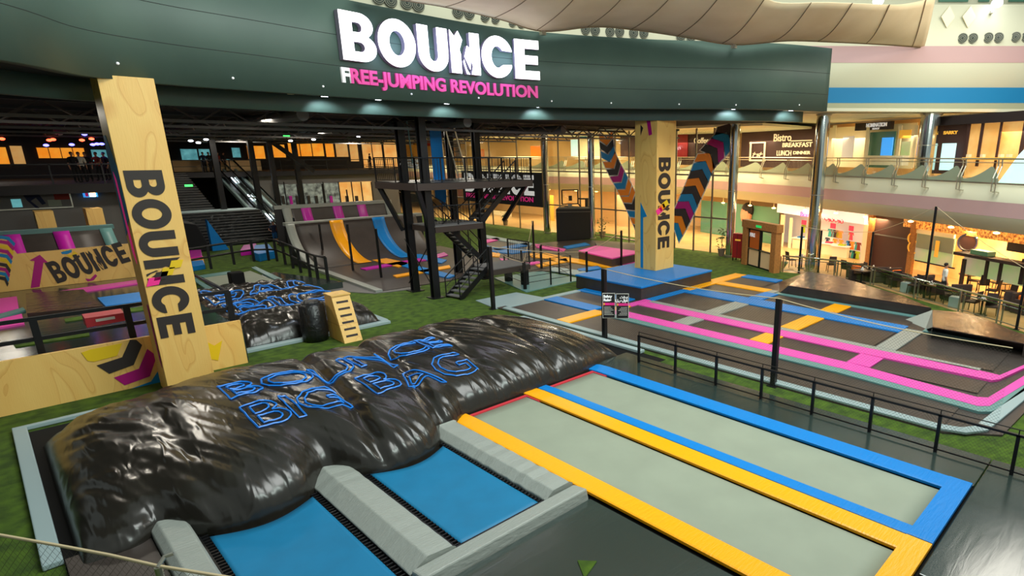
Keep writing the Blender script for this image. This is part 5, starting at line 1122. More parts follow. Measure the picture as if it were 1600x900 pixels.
DCL(lw, [(178, 590), (217, 576), (230, 545), (245, 556), (234, 588), (195, 602)], Yl, 'dec_magenta'); DCL(lw, [(203, 608), (236, 596), (250, 575), (257, 597), (250, 601)], Yl, 'dec_blue'); DCL(lw, [(325, 535), (335, 540), (347, 532), (341, 563), (328, 561)], Yl, 'dec_yellow')
dk_ = thing('raised_deck', 'raised black deck with pink and blue pads behind the low plywood barrier', 'platform', (1, 28, 0))
part('deck', MB().box(-6, 21.7, 0, 5.2, 35.1, 1.08), 'deck_vinyl', dk_)
for pts, m_ in (([(-20, 490), (-20, 476), (0, 466), (26, 463), (29, 482), (0, 487)], 'pad_pink'), ([(-20, 503), (0, 498), (34, 490), (38, 505), (-20, 515)], 'pad_pink'), ([(68, 458), (70, 463), (215, 442), (214, 437)], 'pad_pink'), ([(152, 465), (165, 478), (222, 470), (219, 456)], 'pad_blue'),
                ([(-10, 493), (36, 480), (40, 484), (-10, 499)], 'pad_teal')): part('pad', gplate(pts, 1.08, .06), m_, dk_)
part('turf_strip', gplate([(100, 498), (102, 503), (225, 484), (225, 478)], 1.08, .03), 'turf', dk_); part('turf_strip', gplate([(20, 536), (24, 542), (140, 524), (139, 519)], 1.08, .03), 'turf', dk_)
part('black_ramp', gplate([(40, 458), (42, 490), (160, 478), (130, 452)], 1.08, .12), 'ramp_vinyl', dk_)
rb = thing('red_box', 'flat red box with a white label on the deck railing', 'box', G(162, 500, 1.4)); a, b = onY(132, 503, 23), onY(193, 494, 23)
part('body', MB().hexa([(a.x, 22.7, a.z-.12), (b.x, 22.7, b.z-.08), (b.x, 23.3, b.z-.08), (a.x, 23.3, a.z-.12)], [(a.x, 22.7, a.z+.16), (b.x, 22.7, b.z+.16), (b.x, 23.3, b.z+.2), (a.x, 23.3, a.z+.2)]), 'red_edge', rb)
a, b = onY(150, 503, 22.69), onY(180, 498, 22.69); part('label', MB().prism([(a.x, 22.68, a.z), (b.x, 22.68, b.z), (b.x, 22.68, b.z+.08), (a.x, 22.68, a.z+.08)], (0, -.01, 0)), 'dec_white', rb)
rl2 = thing('deck_railing', 'black steel railing on the raised deck behind the low plywood barrier', 'railing', (1, 22.1, 1.08))
rx = [-1.8, .55, 2.5, 5.05]
for z in (2.3, 1.75): part('rail', MB().box(-3, 22.05, z-.05, 5.1, 22.13, z+.05), 'steel_black', rl2)
for x in rx: part('post', MB().box(x-.08, 22.03, 1.08, x+.08, 22.15, 2.3), 'steel_black', rl2)
part('rail', MB().bar((5.05, 22.1, 2.3), (5.1, 35, 2.3), .08), 'steel_black', rl2)
uwp = thing('plywood_wall', 'plywood wall with BOUNCE lettering and a magenta arrow beyond the deck railing', 'barrier', (2, 35.2, 1.08)); YU = 35.2
part('panel', MB().prism([(-3, YU, 1.08), (4.75, YU, 1.08), (4.75, YU, 2.62), (.98, YU, 2.58), (.75, YU, 3.32), (-3, YU, 3.4)], (0, .14, 0)), 'plywood', uwp)
DU = lambda pts, m_, nm='chevron': decal(uwp, nm, ypts(pts, YU-.01), 0, ('y', YU-.01), m_)
DU([(48, 450), (54, 408), (46, 407), (62, 398), (76, 411), (68, 410), (62, 448)], 'dec_magenta', 'arrow')
DU([(95, 394), (112, 390), (112, 394), (105, 397), (97, 397)], 'dec_blue'); DU([(103, 398), (112, 398), (115, 392), (122, 396), (110, 403)], 'dec_yellow'); DU([(105, 406), (114, 406), (123, 398), (125, 401), (117, 409), (108, 410)], 'dec_black')
DU([(133, 435), (141, 436), (149, 428), (152, 431), (146, 438), (137, 440)], 'dec_magenta')
for k, m_ in enumerate(('dec_blue', 'dec_magenta', 'dec_yellow', 'dec_magenta', 'dec_blue', 'dec_yellow', 'dec_black', 'dec_magenta', 'dec_blue', 'dec_black')):
    y = 368+k*7.0; sx = 1.15*k; DU([(-20-sx*.3, y+5), (2-sx*.5, y), (14-sx*.5, y+2), (24-sx, y+12), (22-sx, y+17), (12-sx*.5, y+7), (2-sx*.5, y+5), (-20, y+10)], m_)
a = onY(90, 443, YU-.02); b = onY(205, 408, YU-.02); xd = (b-a); M = frame(a, xd, (0, 0, 1)); part('lettering', logo_mb(xd.length, .95, M, .015), 'lettering_black', uwp)
# magenta striped slope behind
ml = thing('trampoline_wall', 'sloped trampoline wall with two magenta stripes behind the plywood wall', 'trampoline wall', (2, 39, 1.08))
tl, tr = onY(-30, 356, 41), onY(158, 348, 41)
def slp(x0, x1, z_=0): return lambda u, v: Vector((x0+(x1-x0)*u, 37.2+3.6*v, 1.15+z_+1.75*v**1.6))
thick(part('sloped_bed', MB().grid(slp(-3, 4.35), 8, 10), 'court_black', ml, smooth=True)); thick(part('side_pad', MB().grid(slp(4.3, 4.8, .04), 2, 10), 'pad_teal', ml, smooth=True), .06)
part('top_pad', MB().box(-3, 40.7, 2.85, 4.9, 41.2, 3.05), 'pad_teal', ml); part('back_face', MB().box(-3, 41.1, 1.0, 4.8, 41.2, 2.9), 'wall_dark', ml)
for x0, x1 in ((.75, 1.42), (2.55, 3.15)): thick(part('wall_stripe', MB().grid(slp(x0, x1, .05), 2, 10), 'pad_magenta', ml, smooth=True))
struct('floor_rear', MB().box(-6, 35.4, 0, 5.5, 45, 1.05), 'wall_dark')
# small air bag pit
sbt = thing('air_bag', 'smaller glossy black air bag with blue swirling outlined lettering behind the low barrier', 'air bag', (7.7, 27.5, 0))
def sb_p(u, v):
    x = 5.5+4.7*u; y = 22.9+9.3*v; e = ((1-(2*u-1)**8)*(1-(2*v-1)**10)); e = max(0, e)**.5
    z = .12+.75*e+(noise.noise(Vector((x*1.6, y*1.2, 5)))*.18+noise.noise(Vector((x*4, y*3, 5)))*.06)*e; return Vector((x, y, z))
part('bag_cover', MB().grid(sb_p, 80, 110), 'bag_vinyl', sbt, smooth=True)
def sb_s(x, y): p = sb_p(bw(x, 5.5, 10.2), bw(y, 22.9, 32.2)); p.z += .03; return p
outline_word(sbt, 'BIG', 2.2, 1.0, (5.9, 24.9), sb_s, .026, .1, .2); outline_word(sbt, 'BAG', 2.2, .85, (5.9, 28.0), sb_s, .026, .1, .1)
for q, d_ in (((5.2, 22.55, 10.5, 22.85), 'near'), ((10.25, 22.86, 10.55, 32.4), 'right'), ): single('edge_pad', MB().box(q[0], q[1], 0, q[2], q[3], .12), 'frame_pale', 'pale grey pad along the %s edge of the smaller air bag' % d_, 'pad', bevel=.02)
struct('trim_11', MB().box(5.3, 22.8, 0, 10.3, 32.3, .02), 'rubber')
a = G(494, 531); bk = thing('padded_post', 'black vinyl wrapped post at the corner of the smaller air bag', 'post', a); zt_ = CH+ray(494, 471).z*math.hypot(a.x, a.y)/math.hypot(ray(494, 471).x, ray(494, 471).y)
part('wrap', MB().lathe(a, [(.42, 0), (.44, .3), (.42, zt_-.1), (.3, zt_)], 14), 'vinyl_black', bk, smooth=True); part('cap', MB().ball(a+Vector((0, 0, zt_)), .32, .32, .08), 'vinyl_black', bk)
# wooden steps
st_ = thing('wooden_steps', 'sloping plywood climbing steps with six dark slots on the turf', 'steps', (8.4, 21.7, 0))
hz = 1.62; x0, x1 = 8.1, 8.75; yf0, yf1, yb = 21.2, 21.85, 22.5
part('body', MB().prism([(x0, yf0, 0), (x0, yb, 0), (x0, yb, hz), (x0, yf1, hz)], (x1-x0, 0, 0)), 'plywood', st_, bevel=.01); part('top_board', MB().box(x0-.02, yf1-.05, hz, x1+.02, yb+.02, hz+.05), 'plywood', st_)
for k in range(6):
    f_ = .14+k*.145; y = yf0+(yf1-yf0)*f_; z = hz*f_; part('slot', MB().prism([(x0+.12, y-.012, z-.03), (x1-.12, y-.012, z-.03), (x1-.12, y+.012, z+.04), (x0+.12, y+.012, z+.04)], (0, -.012, .0)), 'shop_dark', st_)
part('joint_line', MB().box(x0-.004, yf0+.25, .62, x1+.004, yb, .63), 'wood_frame', st_)
# dark deck with two white beds and railing
dd = thing('trampoline_deck', 'dark deck with two pale trampoline beds behind the smaller air bag', 'trampoline', (9.2, 34.5, 0))
part('deck', gplate([(300, 470), (300, 452), (430, 425), (465, 430), (535, 440), (455, 452), (370, 466)], 0, .35), 'deck_vinyl', dd)
part('bed', gplate([(309, 434), (358, 428), (360, 446), (341, 452)], .35, .03), 'bed_white', dd); part('bed', gplate([(377, 426), (391, 423), (436, 441), (381, 450)], .35, .03), 'bed_white', dd)
part('edge_pad', gplate([(300, 432), (360, 423), (361, 427), (305, 435)], .35, .06), 'pad_teal', dd); part('edge_pad', gplate([(393, 418), (399, 416), (446, 438), (438, 441)], .35, .06), 'pad_teal', dd); part('edge_pad', gplate([(300, 436), (308, 436), (338, 453), (330, 457)], .35, .06), 'pad_teal', dd)
a = G(376, 460, .2); part('middle_pad', MB().box(a.x-.28, a.y-.1, .3, a.x+.28, a.y+.5, 1.25), 'rubber', dd, bevel=.05)
rr = thing('deck_railing', 'black steel railing running around the dark deck with pale beds', 'railing', G(420, 412, .35))
rpx = [(300, 425), (330, 419), (366, 412), (397, 407), (420, 406), (433, 407), (446, 412), (458, 418), (470, 425), (485, 432), (497, 437), (513, 440)]
rp_ = [G(x, y, .35) for x, y in rpx]
for p in rp_: part('post', MB().box(p.x-.06, p.y-.06, .3, p.x+.06, p.y+.06, 1.6), 'steel_black', rr)
for z in (1.6, 1.0): part('rail', MB().tube([(p.x, p.y, z) for p in rp_], .06, 6), 'steel_black', rr)
for pts, m_, h, lab in (([(375, 391), (380, 383), (400, 380), (402, 388)], 'pad_magenta', .4, 'magenta foam block on the turf below the wide stairs'), ([(395, 394), (398, 383), (420, 381), (429, 392), (404, 397)], 'pad_blue', .5, 'blue foam block beside the magenta block'),
                       ([(295, 391), (314, 390), (316, 400), (295, 402)], 'pad_magenta', .3, 'magenta foam block right of the left pillar'), ([(296, 402), (317, 400), (319, 409), (298, 411)], 'pad_yellow', .2, 'yellow foam block right of the left pillar'), ([(298, 408), (317, 406), (320, 413), (300, 416)], 'pad_blue', .3, 'low blue foam block right of the left pillar')):
    single('foam_block', gplate(pts, 0, h), m_, lab, 'foam block', bevel=.03)
a, b = G(246, 398), G(332, 392); single('padded_block', MB().hexa([(a.x, a.y, 0), (b.x, b.y, 0), (b.x+.3, b.y+3, 0), (a.x, a.y+3, 0)], [(a.x, a.y, 2.4), (b.x-.6, b.y, 1.9), (b.x-.4, b.y+3, 1.9), (a.x, a.y+3, 2.5)]), 'cloth_black', 'large dark padded block right of the left pillar', 'block', bevel=.08)
single('foam_wedge', MB().prism([(b.x, b.y-.1, 0), (b.x+1.0, b.y-.1, 0), (b.x+.0, b.y-.1, 2.2)], (0, .5, 0)), 'pad_blue', 'tall blue foam wedge beside the wide stairs', 'foam block')
# ---- far stairs and escalator
fs = thing('staircase', 'wide black staircase in two flights beside the escalator', 'stairs', (13, 55, 0))
def flight(x0, x1, y0, z0, y1, z1, n):
    for k in range(n): y = y0+(y1-y0)*k/n; z = z0+(z1-z0)*(k+1)/n; sp_ = part('step', MB().box(x0, y, max(0, z-.3), x1, y+(y1-y0)/n+.02, z), 'vinyl_black', fs); part('nosing', MB().box(x0, y-.015, z-.03, x1, y+.02, z+.004), 'wall_grey', sp_)
flight(10.2, 16.2, 52.0, 0, 56.5, 2.2, 12); part('landing', MB().box(10.2, 56.5, 1.9, 16.2, 58.5, 2.25), 'frame_pale', fs); flight(10.6, 13.6, 58.5, 2.2, 66.0, 5.0, 16)
for x in (10.2, 16.2): part('side_rail', MB().tube([(x, 52, .9), (x, 56.5, 3.1), (x, 58.5, 3.1)], .05, 6), 'chrome', fs)
part('side_wall', MB().prism([(16.2, 52, 0), (16.2, 58.5, 0), (16.2, 58.5, 2.2), (16.2, 56.5, 2.2)], (.1, 0, 0)), 'steel_black', fs)
es = thing('escalator', 'escalator with shiny steel and glass balustrades beyond the dark deck', 'escalator', (17.3, 56, 0))
def esc(x, m_, r, o): return part('handrail', MB().tube([(x, 53.6, .2), (x, 53.2, .6), (x, 53.6, 1.0), (x, 55.5, 1.05), (x, 69.5, 6.0), (x, 71.5, 6.1)], r, 8), m_, es)
for x in (16.6, 17.5, 18.5): esc(x, 'chrome', .09, 0); part('balustrade', MB().prism([(x, 54, .1), (x, 55.5, .1), (x, 69.5, 5.1), (x, 69.5, 5.95), (x, 55.5, 1.0), (x, 54, .9)], (.03, 0, 0)), 'glass', es); part('skirt', MB().prism([(x-.1, 53.5, 0), (x-.1, 55.5, 0), (x-.1, 69.5, 4.95), (x-.1, 69.5, 5.25), (x-.1, 55.5, .35), (x-.1, 53.5, .3)], (.2, 0, 0)), 'frame_pale', es)
part('step_belt', MB().prism([(16.7, 54, .05), (16.7, 55.6, .05), (16.7, 69.5, 5.0), (16.7, 69.5, 5.08), (16.7, 55.5, .15), (16.7, 54, .13)], (1.7, 0, 0)), 'vinyl_black', es)
for k in range(7): y = 55.8+k*2; z = .1+5.0*(y-55.5)/14; part('shine_strip', MB().bar((17.38, y, z+.3), (17.38, y+1.1, z+.7), .05), 'lamp_white', es) if k % 2 else None  # glowing white strips imitate the shine along the handrail
# ================================================================ FAR GALLERIES, CEILING GEAR
def slabbox(*q): return MB().box(*q)
struct('floor_gallery_left', slabbox(-12, 46, 4.45, 8.4, 60, 4.95), 'wall_dark')
struct('floor_gallery_back', slabbox(8.4, 66.5, 4.55, 34, 80, 5.0), 'wall_dark')
struct('wall_gallery_left', MB().box(-12, 60, 0, 8.4, 60.3, 8.3), 'wall_dark'); struct('wall_gallery_back', MB().box(8.4, 75, 0, 34, 75.3, 8.3), 'wall_dark')
struct('wall_lower_left', MB().box(-12, 47.5, 1, 8.4, 47.8, 4.5), 'wall_grey'); struct('wall_lower_back', MB().box(18.9, 67.2, 0, 34, 67.5, 4.55), 'wall_grey')
def ybox(px0, px1, y0, y1, Y, d=.08):
    a, b = onY(px0, (y0+y1)/2, Y), onY(px1, (y0+y1)/2, Y); zt_ = onY((px0+px1)/2, y0, Y).z; zb_ = onY((px0+px1)/2, y1, Y).z; return MB().box(a.x, Y-d, zb_, b.x, Y, zt_)
WL = [((58, 133, 231, 247), 60.0, 'window_orange', 'long glowing orange window on the left gallery'), ((143, 168, 234, 252), 60.0, 'window_cyan', 'small cyan lit window left of the left pillar'), ((18, 38, 228, 258), 60.0, 'window_warm', 'slanting white and orange lit window on the left gallery'), ((-8, 13, 230, 258), 60.0, 'window_orange', 'orange window cut by the left picture edge'),
      ((283, 310, 233, 258), 75.0, 'window_cyan', 'cyan lit window right of the left pillar'), ((311, 334, 233, 256), 75.0, 'window_cyan', 'cyan window behind the group at the stair head'), ((362, 376, 231, 246), 75.0, 'window_cyan', 'narrow cyan window above the escalator'), ((386, 414, 228, 248), 75.0, 'window_orange', 'orange window with dark arch above the escalator'),
      ((420, 446, 226, 246), 75.0, 'window_orange', 'orange shop window left of the beam'), ((450, 506, 224, 244), 75.0, 'window_orange', 'wide orange shop window with hanging lamps'), ((508, 522, 224, 245), 75.0, 'window_orange', 'narrow deep orange shop window'), ((524, 544, 224, 245), 75.0, 'window_warm', 'yellow orange window near the middle of the far gallery'),
      ((546, 560, 223, 252), 75.0, 'window_warm', 'tall yellow window far gallery, left of the pale column'), ((566, 598, 223, 262), 75.0, 'window_warm', 'tall yellow window at the far gallery right part'), ((600, 622, 223, 262), 75.0, 'window_warm', 'tall yellow window beside the steel tower')]
for q, Y, m_, lab in WL:
    px0, px1, y0, y1 = q; t = thing('shop_window', lab, 'window', onY((px0+px1)/2, y1, Y)); part('pane', ybox(px0, px1, y0, y1, Y), m_, t); n = max(1, int((px1-px0)/16))
    for k in range(n+1): x = px0+(px1-px0)*k/n; part('frame_bar', ybox(x-.6, x+.6, y0, y1, Y-.08, .06), 'steel_black', t)
    part('frame_bar', ybox(px0, px1, y0-1, y0, Y-.08, .06), 'steel_black', t); part('frame_bar', ybox(px0, px1, y1, y1+1, Y-.08, .06), 'steel_black', t)
gs = thing('gym_window', 'wide lit storefront window under the far gallery showing tables inside', 'window', onY(510, 325, 67)); part('pane', ybox(431, 530, 287, 324, 67.1), 'window_grey', gs); part('pane', ybox(531, 582, 284, 318, 67.1), 'window_warm', gs)
for x in (431, 446, 473, 507, 531, 551, 566, 582): part('frame_bar', ybox(x-.7, x+.7, 284, 325, 67.0), 'steel_black', gs)
for k, x in enumerate((440, 452, 462, 480, 492, 515, 540, 555)): single('cafe_stool', ybox(x, x+4, 306, 319, 66.95, .2), ('lettering_black', 'pad_magenta')[k % 4 == 1], 'small stool seen through the lit window under the far gallery', 'stool', 'stools behind the lit window under the far gallery')
wp = thing('wall_poster', 'framed wall poster of a jumping figure on the far left wall', 'poster', onY(55, 325, 47.4)); part('frame', ybox(-12, 112, 297, 327, 47.48), 'brushed_steel', wp); part('picture', ybox(-12, 110, 299, 325, 47.38), 'wall_grey', wp)
fig = [(34, 302), (48, 301), (62, 305), (72, 318), (66, 320), (56, 309), (48, 314), (62, 325), (56, 325), (42, 313)]; part('figure', MB().prism([(lambda v: (v.x, 47.28, v.z))(onY(x, y, 47.28)) for x, y in fig], (0, .02, 0)), 'cloth_navy', wp)
for q, m_ in (((18, 34, 311, 324), 'window_cyan'), ((84, 108, 300, 312), 'cloth_red'), ((75, 96, 312, 322), 'bed_white')): part('colour_patch', ybox(*q, 47.3, .02), m_, wp)
sc = thing('wall_screen', 'small bright multicoloured screen on the far left wall', 'screen', onY(140, 308, 47.4)); part('display', ybox(129, 152, 297, 308, 47.4), 'screen_blue', sc); part('display_patch', ybox(140, 149, 299, 307, 47.3, .02), 'lamp_warm', sc); part('display_patch', ybox(133, 138, 300, 307, 47.3, .02), 'text_pink', sc)
for q, d_ in (((53, 82, 328, 350), 'left'), ((131, 157, 324, 346), 'right')): pb_ = ybox(*q, 44.9, 1.2); pb_.v = [Vector((v_.x, v_.y, max(v_.z, 3.0) if v_.z > pb_.v[0].z+.1 else 1.05)) for v_ in pb_.v]; single('plywood_box', pb_, 'plywood', 'plain plywood box standing behind the magenta striped slope, %s one' % d_, 'box')
for Yr, x0, x1, z, lab in ((46.1, -12, 8.3, 4.95, 'dark railing along the left gallery edge'), (66.6, 8.5, 33.5, 5.0, 'dark railing along the far gallery edge')):
    t = thing('gallery_railing', lab, 'railing', ((x0+x1)/2, Yr, z)); part('handrail', MB().box(x0, Yr-.03, z+1.05, x1, Yr+.03, z+1.12), 'steel_black', t); part('mid_rail', MB().box(x0, Yr-.02, z+.5, x1, Yr+.02, z+.54), 'steel_black', t)
    k = x0
    while k < x1: part('post', MB().box(k, Yr-.03, z, k+.07, Yr+.03, z+1.1), 'steel_black', t); k += 2.2
single('gallery_counter', MB().box(9, 70, 5, 21, 71, 6.1), 'wall_warm', 'long warm brown counter front on the far gallery', 'counter')
# ceiling trusses and services
for k, Y in enumerate((26, 31, 37, 44, 52, 62)):
    t = thing('ceiling_truss', 'dark steel ceiling truss, %s from the sign wall' % ('nearest', 'second', 'third', 'fourth', 'fifth', 'farthest')[k], 'truss', (11, Y, 7.6)); part('chord', MB().box(-11.5, Y-.06, 8.1, 33.5, Y+.06, 8.22), 'steel_black', t); part('chord', MB().box(-11.5, Y-.06, 7.6, 33.5, Y+.06, 7.7), 'wall_grey', t); w_ = MB()
    x = -11.5
    while x < 33: w_.bar((x, Y, 7.65), (x+.8, Y, 8.15), .05).bar((x+.8, Y, 8.15), (x+1.6, Y, 7.65), .05); x += 1.6
    part('web', w_, 'steel_brown', t)
for k, (x, dsc) in enumerate(((4.5, 'nearest the left pillar'), (9, 'left of the tower'), (16, 'over the tower'), (24, 'near the right pillar'))): 
    t = thing('ceiling_duct', 'round dark ventilation duct under the ceiling '+dsc, 'duct', (x, 45, 7.8)); part('pipe', MB().tube([(x, 24.5 if x < 20 else 27, 7.95), (x*1.1, 78, 7.95)], .22, 12), 'wall_grey', t)
    for j in range(8): y = 28+j*6; part('joint_ring', MB().tube([(x*(1+.1*(y-24.5)/53.5), y, 7.95), (x*(1+.1*(y-24.5)/53.5), y+.08, 7.95)], .25, 12), 'brushed_steel', t)
for (x, y, m_, lab) in ((3, 217, 'lamp_red', 'red glowing lamp'), (77, 219, 'lamp_red', 'red glowing lamp'), (83, 218, 'lamp_red', 'red glowing lamp'), (128, 219, 'lamp_red', 'red glowing lamp'), (143, 217, 'lamp_red', 'red glowing lamp'), (132, 210, 'lamp_blue', 'blue lamp'), (72, 227, 'lamp_blue', 'blue lamp'), (112, 226, 'lamp_blue', 'blue lamp'), (145, 226, 'lamp_blue', 'blue lamp'), (152, 225, 'lamp_blue', 'blue lamp'), (159, 225, 'lamp_blue', 'blue lamp')):
    p = onY(x, y, 52); single('ceiling_lamp', MB().ball(p, .14, .14, .08), m_, 'small %s hanging over the left gallery' % lab, 'lamp', '%ss over the left gallery' % lab)
for (x, y) in ((454, 220), (490, 218), (560, 213), (608, 198), (668, 205), (322, 218), (298, 220), (310, 223)):
    p = onY(x, y, 45); single('ceiling_lamp', MB().ball(p, .13, .13, .06), 'lamp_white', 'small white lamp under the dark ceiling between left pillar and tower', 'lamp', 'white lamps under the dark ceiling')
for (x, y) in ((448, 213), (539, 205), (295, 290)):
    p = onY(x, y, 45); single('exit_light', MB().box(p.x-.2, p.y, p.z-.06, p.x+.2, p.y+.05, p.z+.06), 'lamp_green', 'tiny green exit light in the dark hall', 'light', 'green exit lights in the dark hall')
for px, Y in ((345, 58), (403, 60), (432, 62), (470, 64), (196, 46)):
    p = onY(px, 300, Y); t = thing('steel_column', {345: 'dark steel column at the stair head', 403: 'dark steel column left of the orange gallery windows', 432: 'dark steel column at the left end of the lit storefront', 470: 'dark steel column in front of the orange gallery windows', 196: 'dark steel column just behind the left pillar'}[px], 'column', (p.x, Y, 0)); part('shaft', MB().box(p.x-.2, Y-.2, 0, p.x+.2, Y+.2, 8.2), 'steel_black', t); part('base_plate', MB().box(p.x-.35, Y-.35, 0, p.x+.35, Y+.35, .05), 'steel_black', t)
p, q = onY(425, 222, 62), onY(490, 268, 62); single('diagonal_brace', MB().bar(p, q, .35), 'steel_black', 'thick dark diagonal steel brace in front of the orange gallery windows', 'beam')
for px, py, lab in ((440, 256, 'left'), (645, 248, 'right')): pass
# ================================================================ PEOPLE
def person(loc, face, h, lab, top='cloth_white', bottom='cloth_black', pose='stand', hair_m='hair', scale=1.0, skin='skin', group=None, shorts=False):
    """one continuous skinned body; face = heading angle (radians) ; local +Y is forward"""
    k = h/1.75; t = thing('person', lab, 'person', loc, group); t.rotation_euler.z = face
    W0 = [(0, 0, .98, .13, .10), (0, 0, 1.13, .125, .095), (0, .01, 1.30, .15, .10), (0, 0, 1.44, .13, .085), (0, 0, 1.50, .055, .055), (0, .01, 1.56, .05, .05)]
    V = []; E_ = []; R_ = []
    def add(p, r, par=None):
        V.append((p[0]*k, p[1]*k, p[2]*k)); R_.append((r[0]*k, r[1]*k))
        if par is not None: E_.append((par, len(V)-1))
        return len(V)-1
    pel = add((0, 0, .95), (.13, .10)); a = add((0, 0, 1.10), (.12, .09), pel); b = add((0, .01, 1.27), (.145, .10), a); c = add((0, 0, 1.41), (.12, .08), b); n1 = add((0, 0, 1.49), (.05, .05), c)
    h1 = add((0, .015, 1.57), (.065, .075), n1); h2 = add((0, .02, 1.66), (.078, .095), h1); add((0, .01, 1.72), (.05, .06), h2)
    arm = {'stand': ((.20, 0, 1.40), (.245, -.02, 1.13), (.25, .06, .89)), 'hip': ((.20, 0, 1.40), (.34, -.05, 1.16), (.19, .06, 1.02)), 'lean': ((.20, .02, 1.38), (.27, .12, 1.15), (.18, .36, 1.10)), 'raise': ((.20, 0, 1.41), (.30, .12, 1.5), (.26, .2, 1.72))}
    step = {'stand': .03, 'hip': .02, 'lean': .06, 'raise': .05}[pose]
    for s in (-1, 1):
        A = arm[pose] if not (pose == 'raise' and s > 0) else arm['stand']
        p = add((s*A[0][0], A[0][1], A[0][2]), (.055, .055), c); q = add((s*A[1][0], A[1][1], A[1][2]), (.042, .042), p); w = add((s*A[2][0], A[2][1], A[2][2]), (.028, .028), q)
        d = (Vector(A[2])-Vector(A[1])).normalized(); d.x *= s; hw = Vector((s*A[2][0], A[2][1], A[2][2])); pm = add(tuple(hw+d*.06), (.034, .018), w)
        for f_ in range(4): off = Vector((0, (f_-1.5)*.019, 0)); g1 = add(tuple(hw+d*.10+off), (.0095, .0095), pm); g2 = add(tuple(hw+d*(.14+.008*(f_ in (1, 2)))+off*1.1+Vector((-s*.008, 0, 0))), (.009, .009), g1); add(tuple(hw+d*(.165+.01*(f_ in (1, 2)))+off*1.1+Vector((-s*.02, 0, 0))), (.008, .008), g2)
        th = add(tuple(hw+d*.05+Vector((-s*.015, .035, 0))), (.011, .011), pm); add(tuple(hw+d*.09+Vector((-s*.02, .055, 0))), (.009, .009), th)
        hp_ = add((s*.09, 0, .90), (.088, .09), pel); kn = add((s*.10, .015+s*step, .50), (.058, .06), hp_); an = add((s*.105, -.01+s*step, .09), (.038, .042), kn); ft = add((s*.11, .06+s*step, .035), (.04, .032), an); add((s*.115, .15+s*step, .028), (.035, .024), ft)
    me = bpy.data.meshes.new('body'); me.from_pydata(V, E_, []); o = bpy.data.objects.new('body', me); COL.objects.link(o); o.parent = t
    for m_ in (skin, top, bottom, 'cloth_black'): me.materials.append(MT[m_])
    sk = o.modifiers.new('skin', 'SKIN'); sk.use_smooth_shade = True
    for i, r in enumerate(R_): me.skin_vertices[0].data[i].radius = r
    me.skin_vertices[0].data[0].use_root = True
    sd = o.modifiers.new('sub', 'SUBSURF'); sd.levels = 1; sd.render_levels = 1
    dg = bpy.context.evaluated_depsgraph_get(); m2 = bpy.data.meshes.new_from_object(o.evaluated_get(dg)); m2.name = 'body'
    o.modifiers.clear(); o.data = m2; bpy.data.meshes.remove(me)
    m2.materials.clear(); m2.materials.append(MT[skin])
    for p_ in m2.polygons: p_.material_index = 0; p_.use_smooth = True
    # clothing: copies of the body's own faces pushed out a little
    def wear(nm, test, mm, off):
        ids = [p_ for p_ in m2.polygons if test(p_.center/k)]
        if not ids: return
        mb = MB(); mp_ = {}
        for p_ in ids:
            f_ = []
            for vi in p_.vertices:
                if vi not in mp_: mp_[vi] = len(mb.v); v_ = m2.vertices[vi]; mb.v.append(v_.co+v_.normal*off*k)
                f_.append(mp_[vi])
            mb.f.append(tuple(f_))
        oo = bpy.data.objects.new(nm, mesh_of(nm, mb, mm, Vector((0, 0, 0)), True)); COL.objects.link(oo); oo.parent = t; sl_ = oo.modifiers.new('t', 'SOLIDIFY'); sl_.thickness = .008; sl_.offset = 1
    wear('shirt', lambda c_: .93 < c_.z < 1.47 and (abs(c_.x) < (.24 if pose == 'lean' else .30)) and not (abs(c_.x) > .19 and c_.z < 1.12), top, .012)
    lo_ = .52 if shorts else .08
    wear('shorts' if shorts else 'trousers', lambda c_: lo_ < c_.z < 1.0 and abs(c_.x) < .19 and c_.y < .2, bottom, .010)
    wear('shoe', lambda c_: c_.z < .085, 'cloth_black', .008)
    hd = MB()
    for q in ids_hair(m2, k): hd.v.append(q)
    hb_ = MB().ball((0, -.012*k, 1.69*k), .088*k, .105*k, .085*k, 14, 8); hb_.v = [v_ if v_.y < .05*k or v_.z > 1.70*k else Vector((v_.x, .05*k, v_.z)) for v_ in hb_.v]
    oo = bpy.data.objects.new('hair', mesh_of('hair', hb_, hair_m, Vector((0, 0, 0)), True)); COL.objects.link(oo); oo.parent = t
    fc_ = MB().ball((0, .118*k, 1.625*k), .012*k, .02*k, .022*k, 8, 6); fc_.ball((.078*k, .01*k, 1.63*k), .012*k, .02*k, .03*k, 8, 6); fc_.ball((-.078*k, .01*k, 1.63*k), .012*k, .02*k, .03*k, 8, 6)
    oo = bpy.data.objects.new('nose_and_ears', mesh_of('nose_and_ears', fc_, skin, Vector((0, 0, 0)), True)); COL.objects.link(oo); oo.parent = t
    ey = MB().ball((.032*k, .105*k, 1.65*k), .011*k, .008*k, .006*k, 8, 6); ey.ball((-.032*k, .105*k, 1.65*k), .011*k, .008*k, .006*k, 8, 6); oo = bpy.data.objects.new('eyes', mesh_of('eyes', ey, 'cloth_black', Vector((0, 0, 0)), True)); COL.objects.link(oo); oo.parent = t
    mo = MB().ball((0, .103*k, 1.583*k), .024*k, .008*k, .005*k, 8, 6); oo = bpy.data.objects.new('mouth', mesh_of('mouth', mo, 'cloth_red', Vector((0, 0, 0)), True)); COL.objects.link(oo); oo.parent = t
    return t
def ids_hair(m, k): return []
p = onPoly(1468, 452, offset(MC, .35)); wz = G(1471, 468, .01)
person((wz.x, wz.y, .01), math.radians(-150), 1.72, 'waiter in a white shirt and black trousers walking between the cafe sofas', 'cloth_white', 'cloth_black', 'stand')
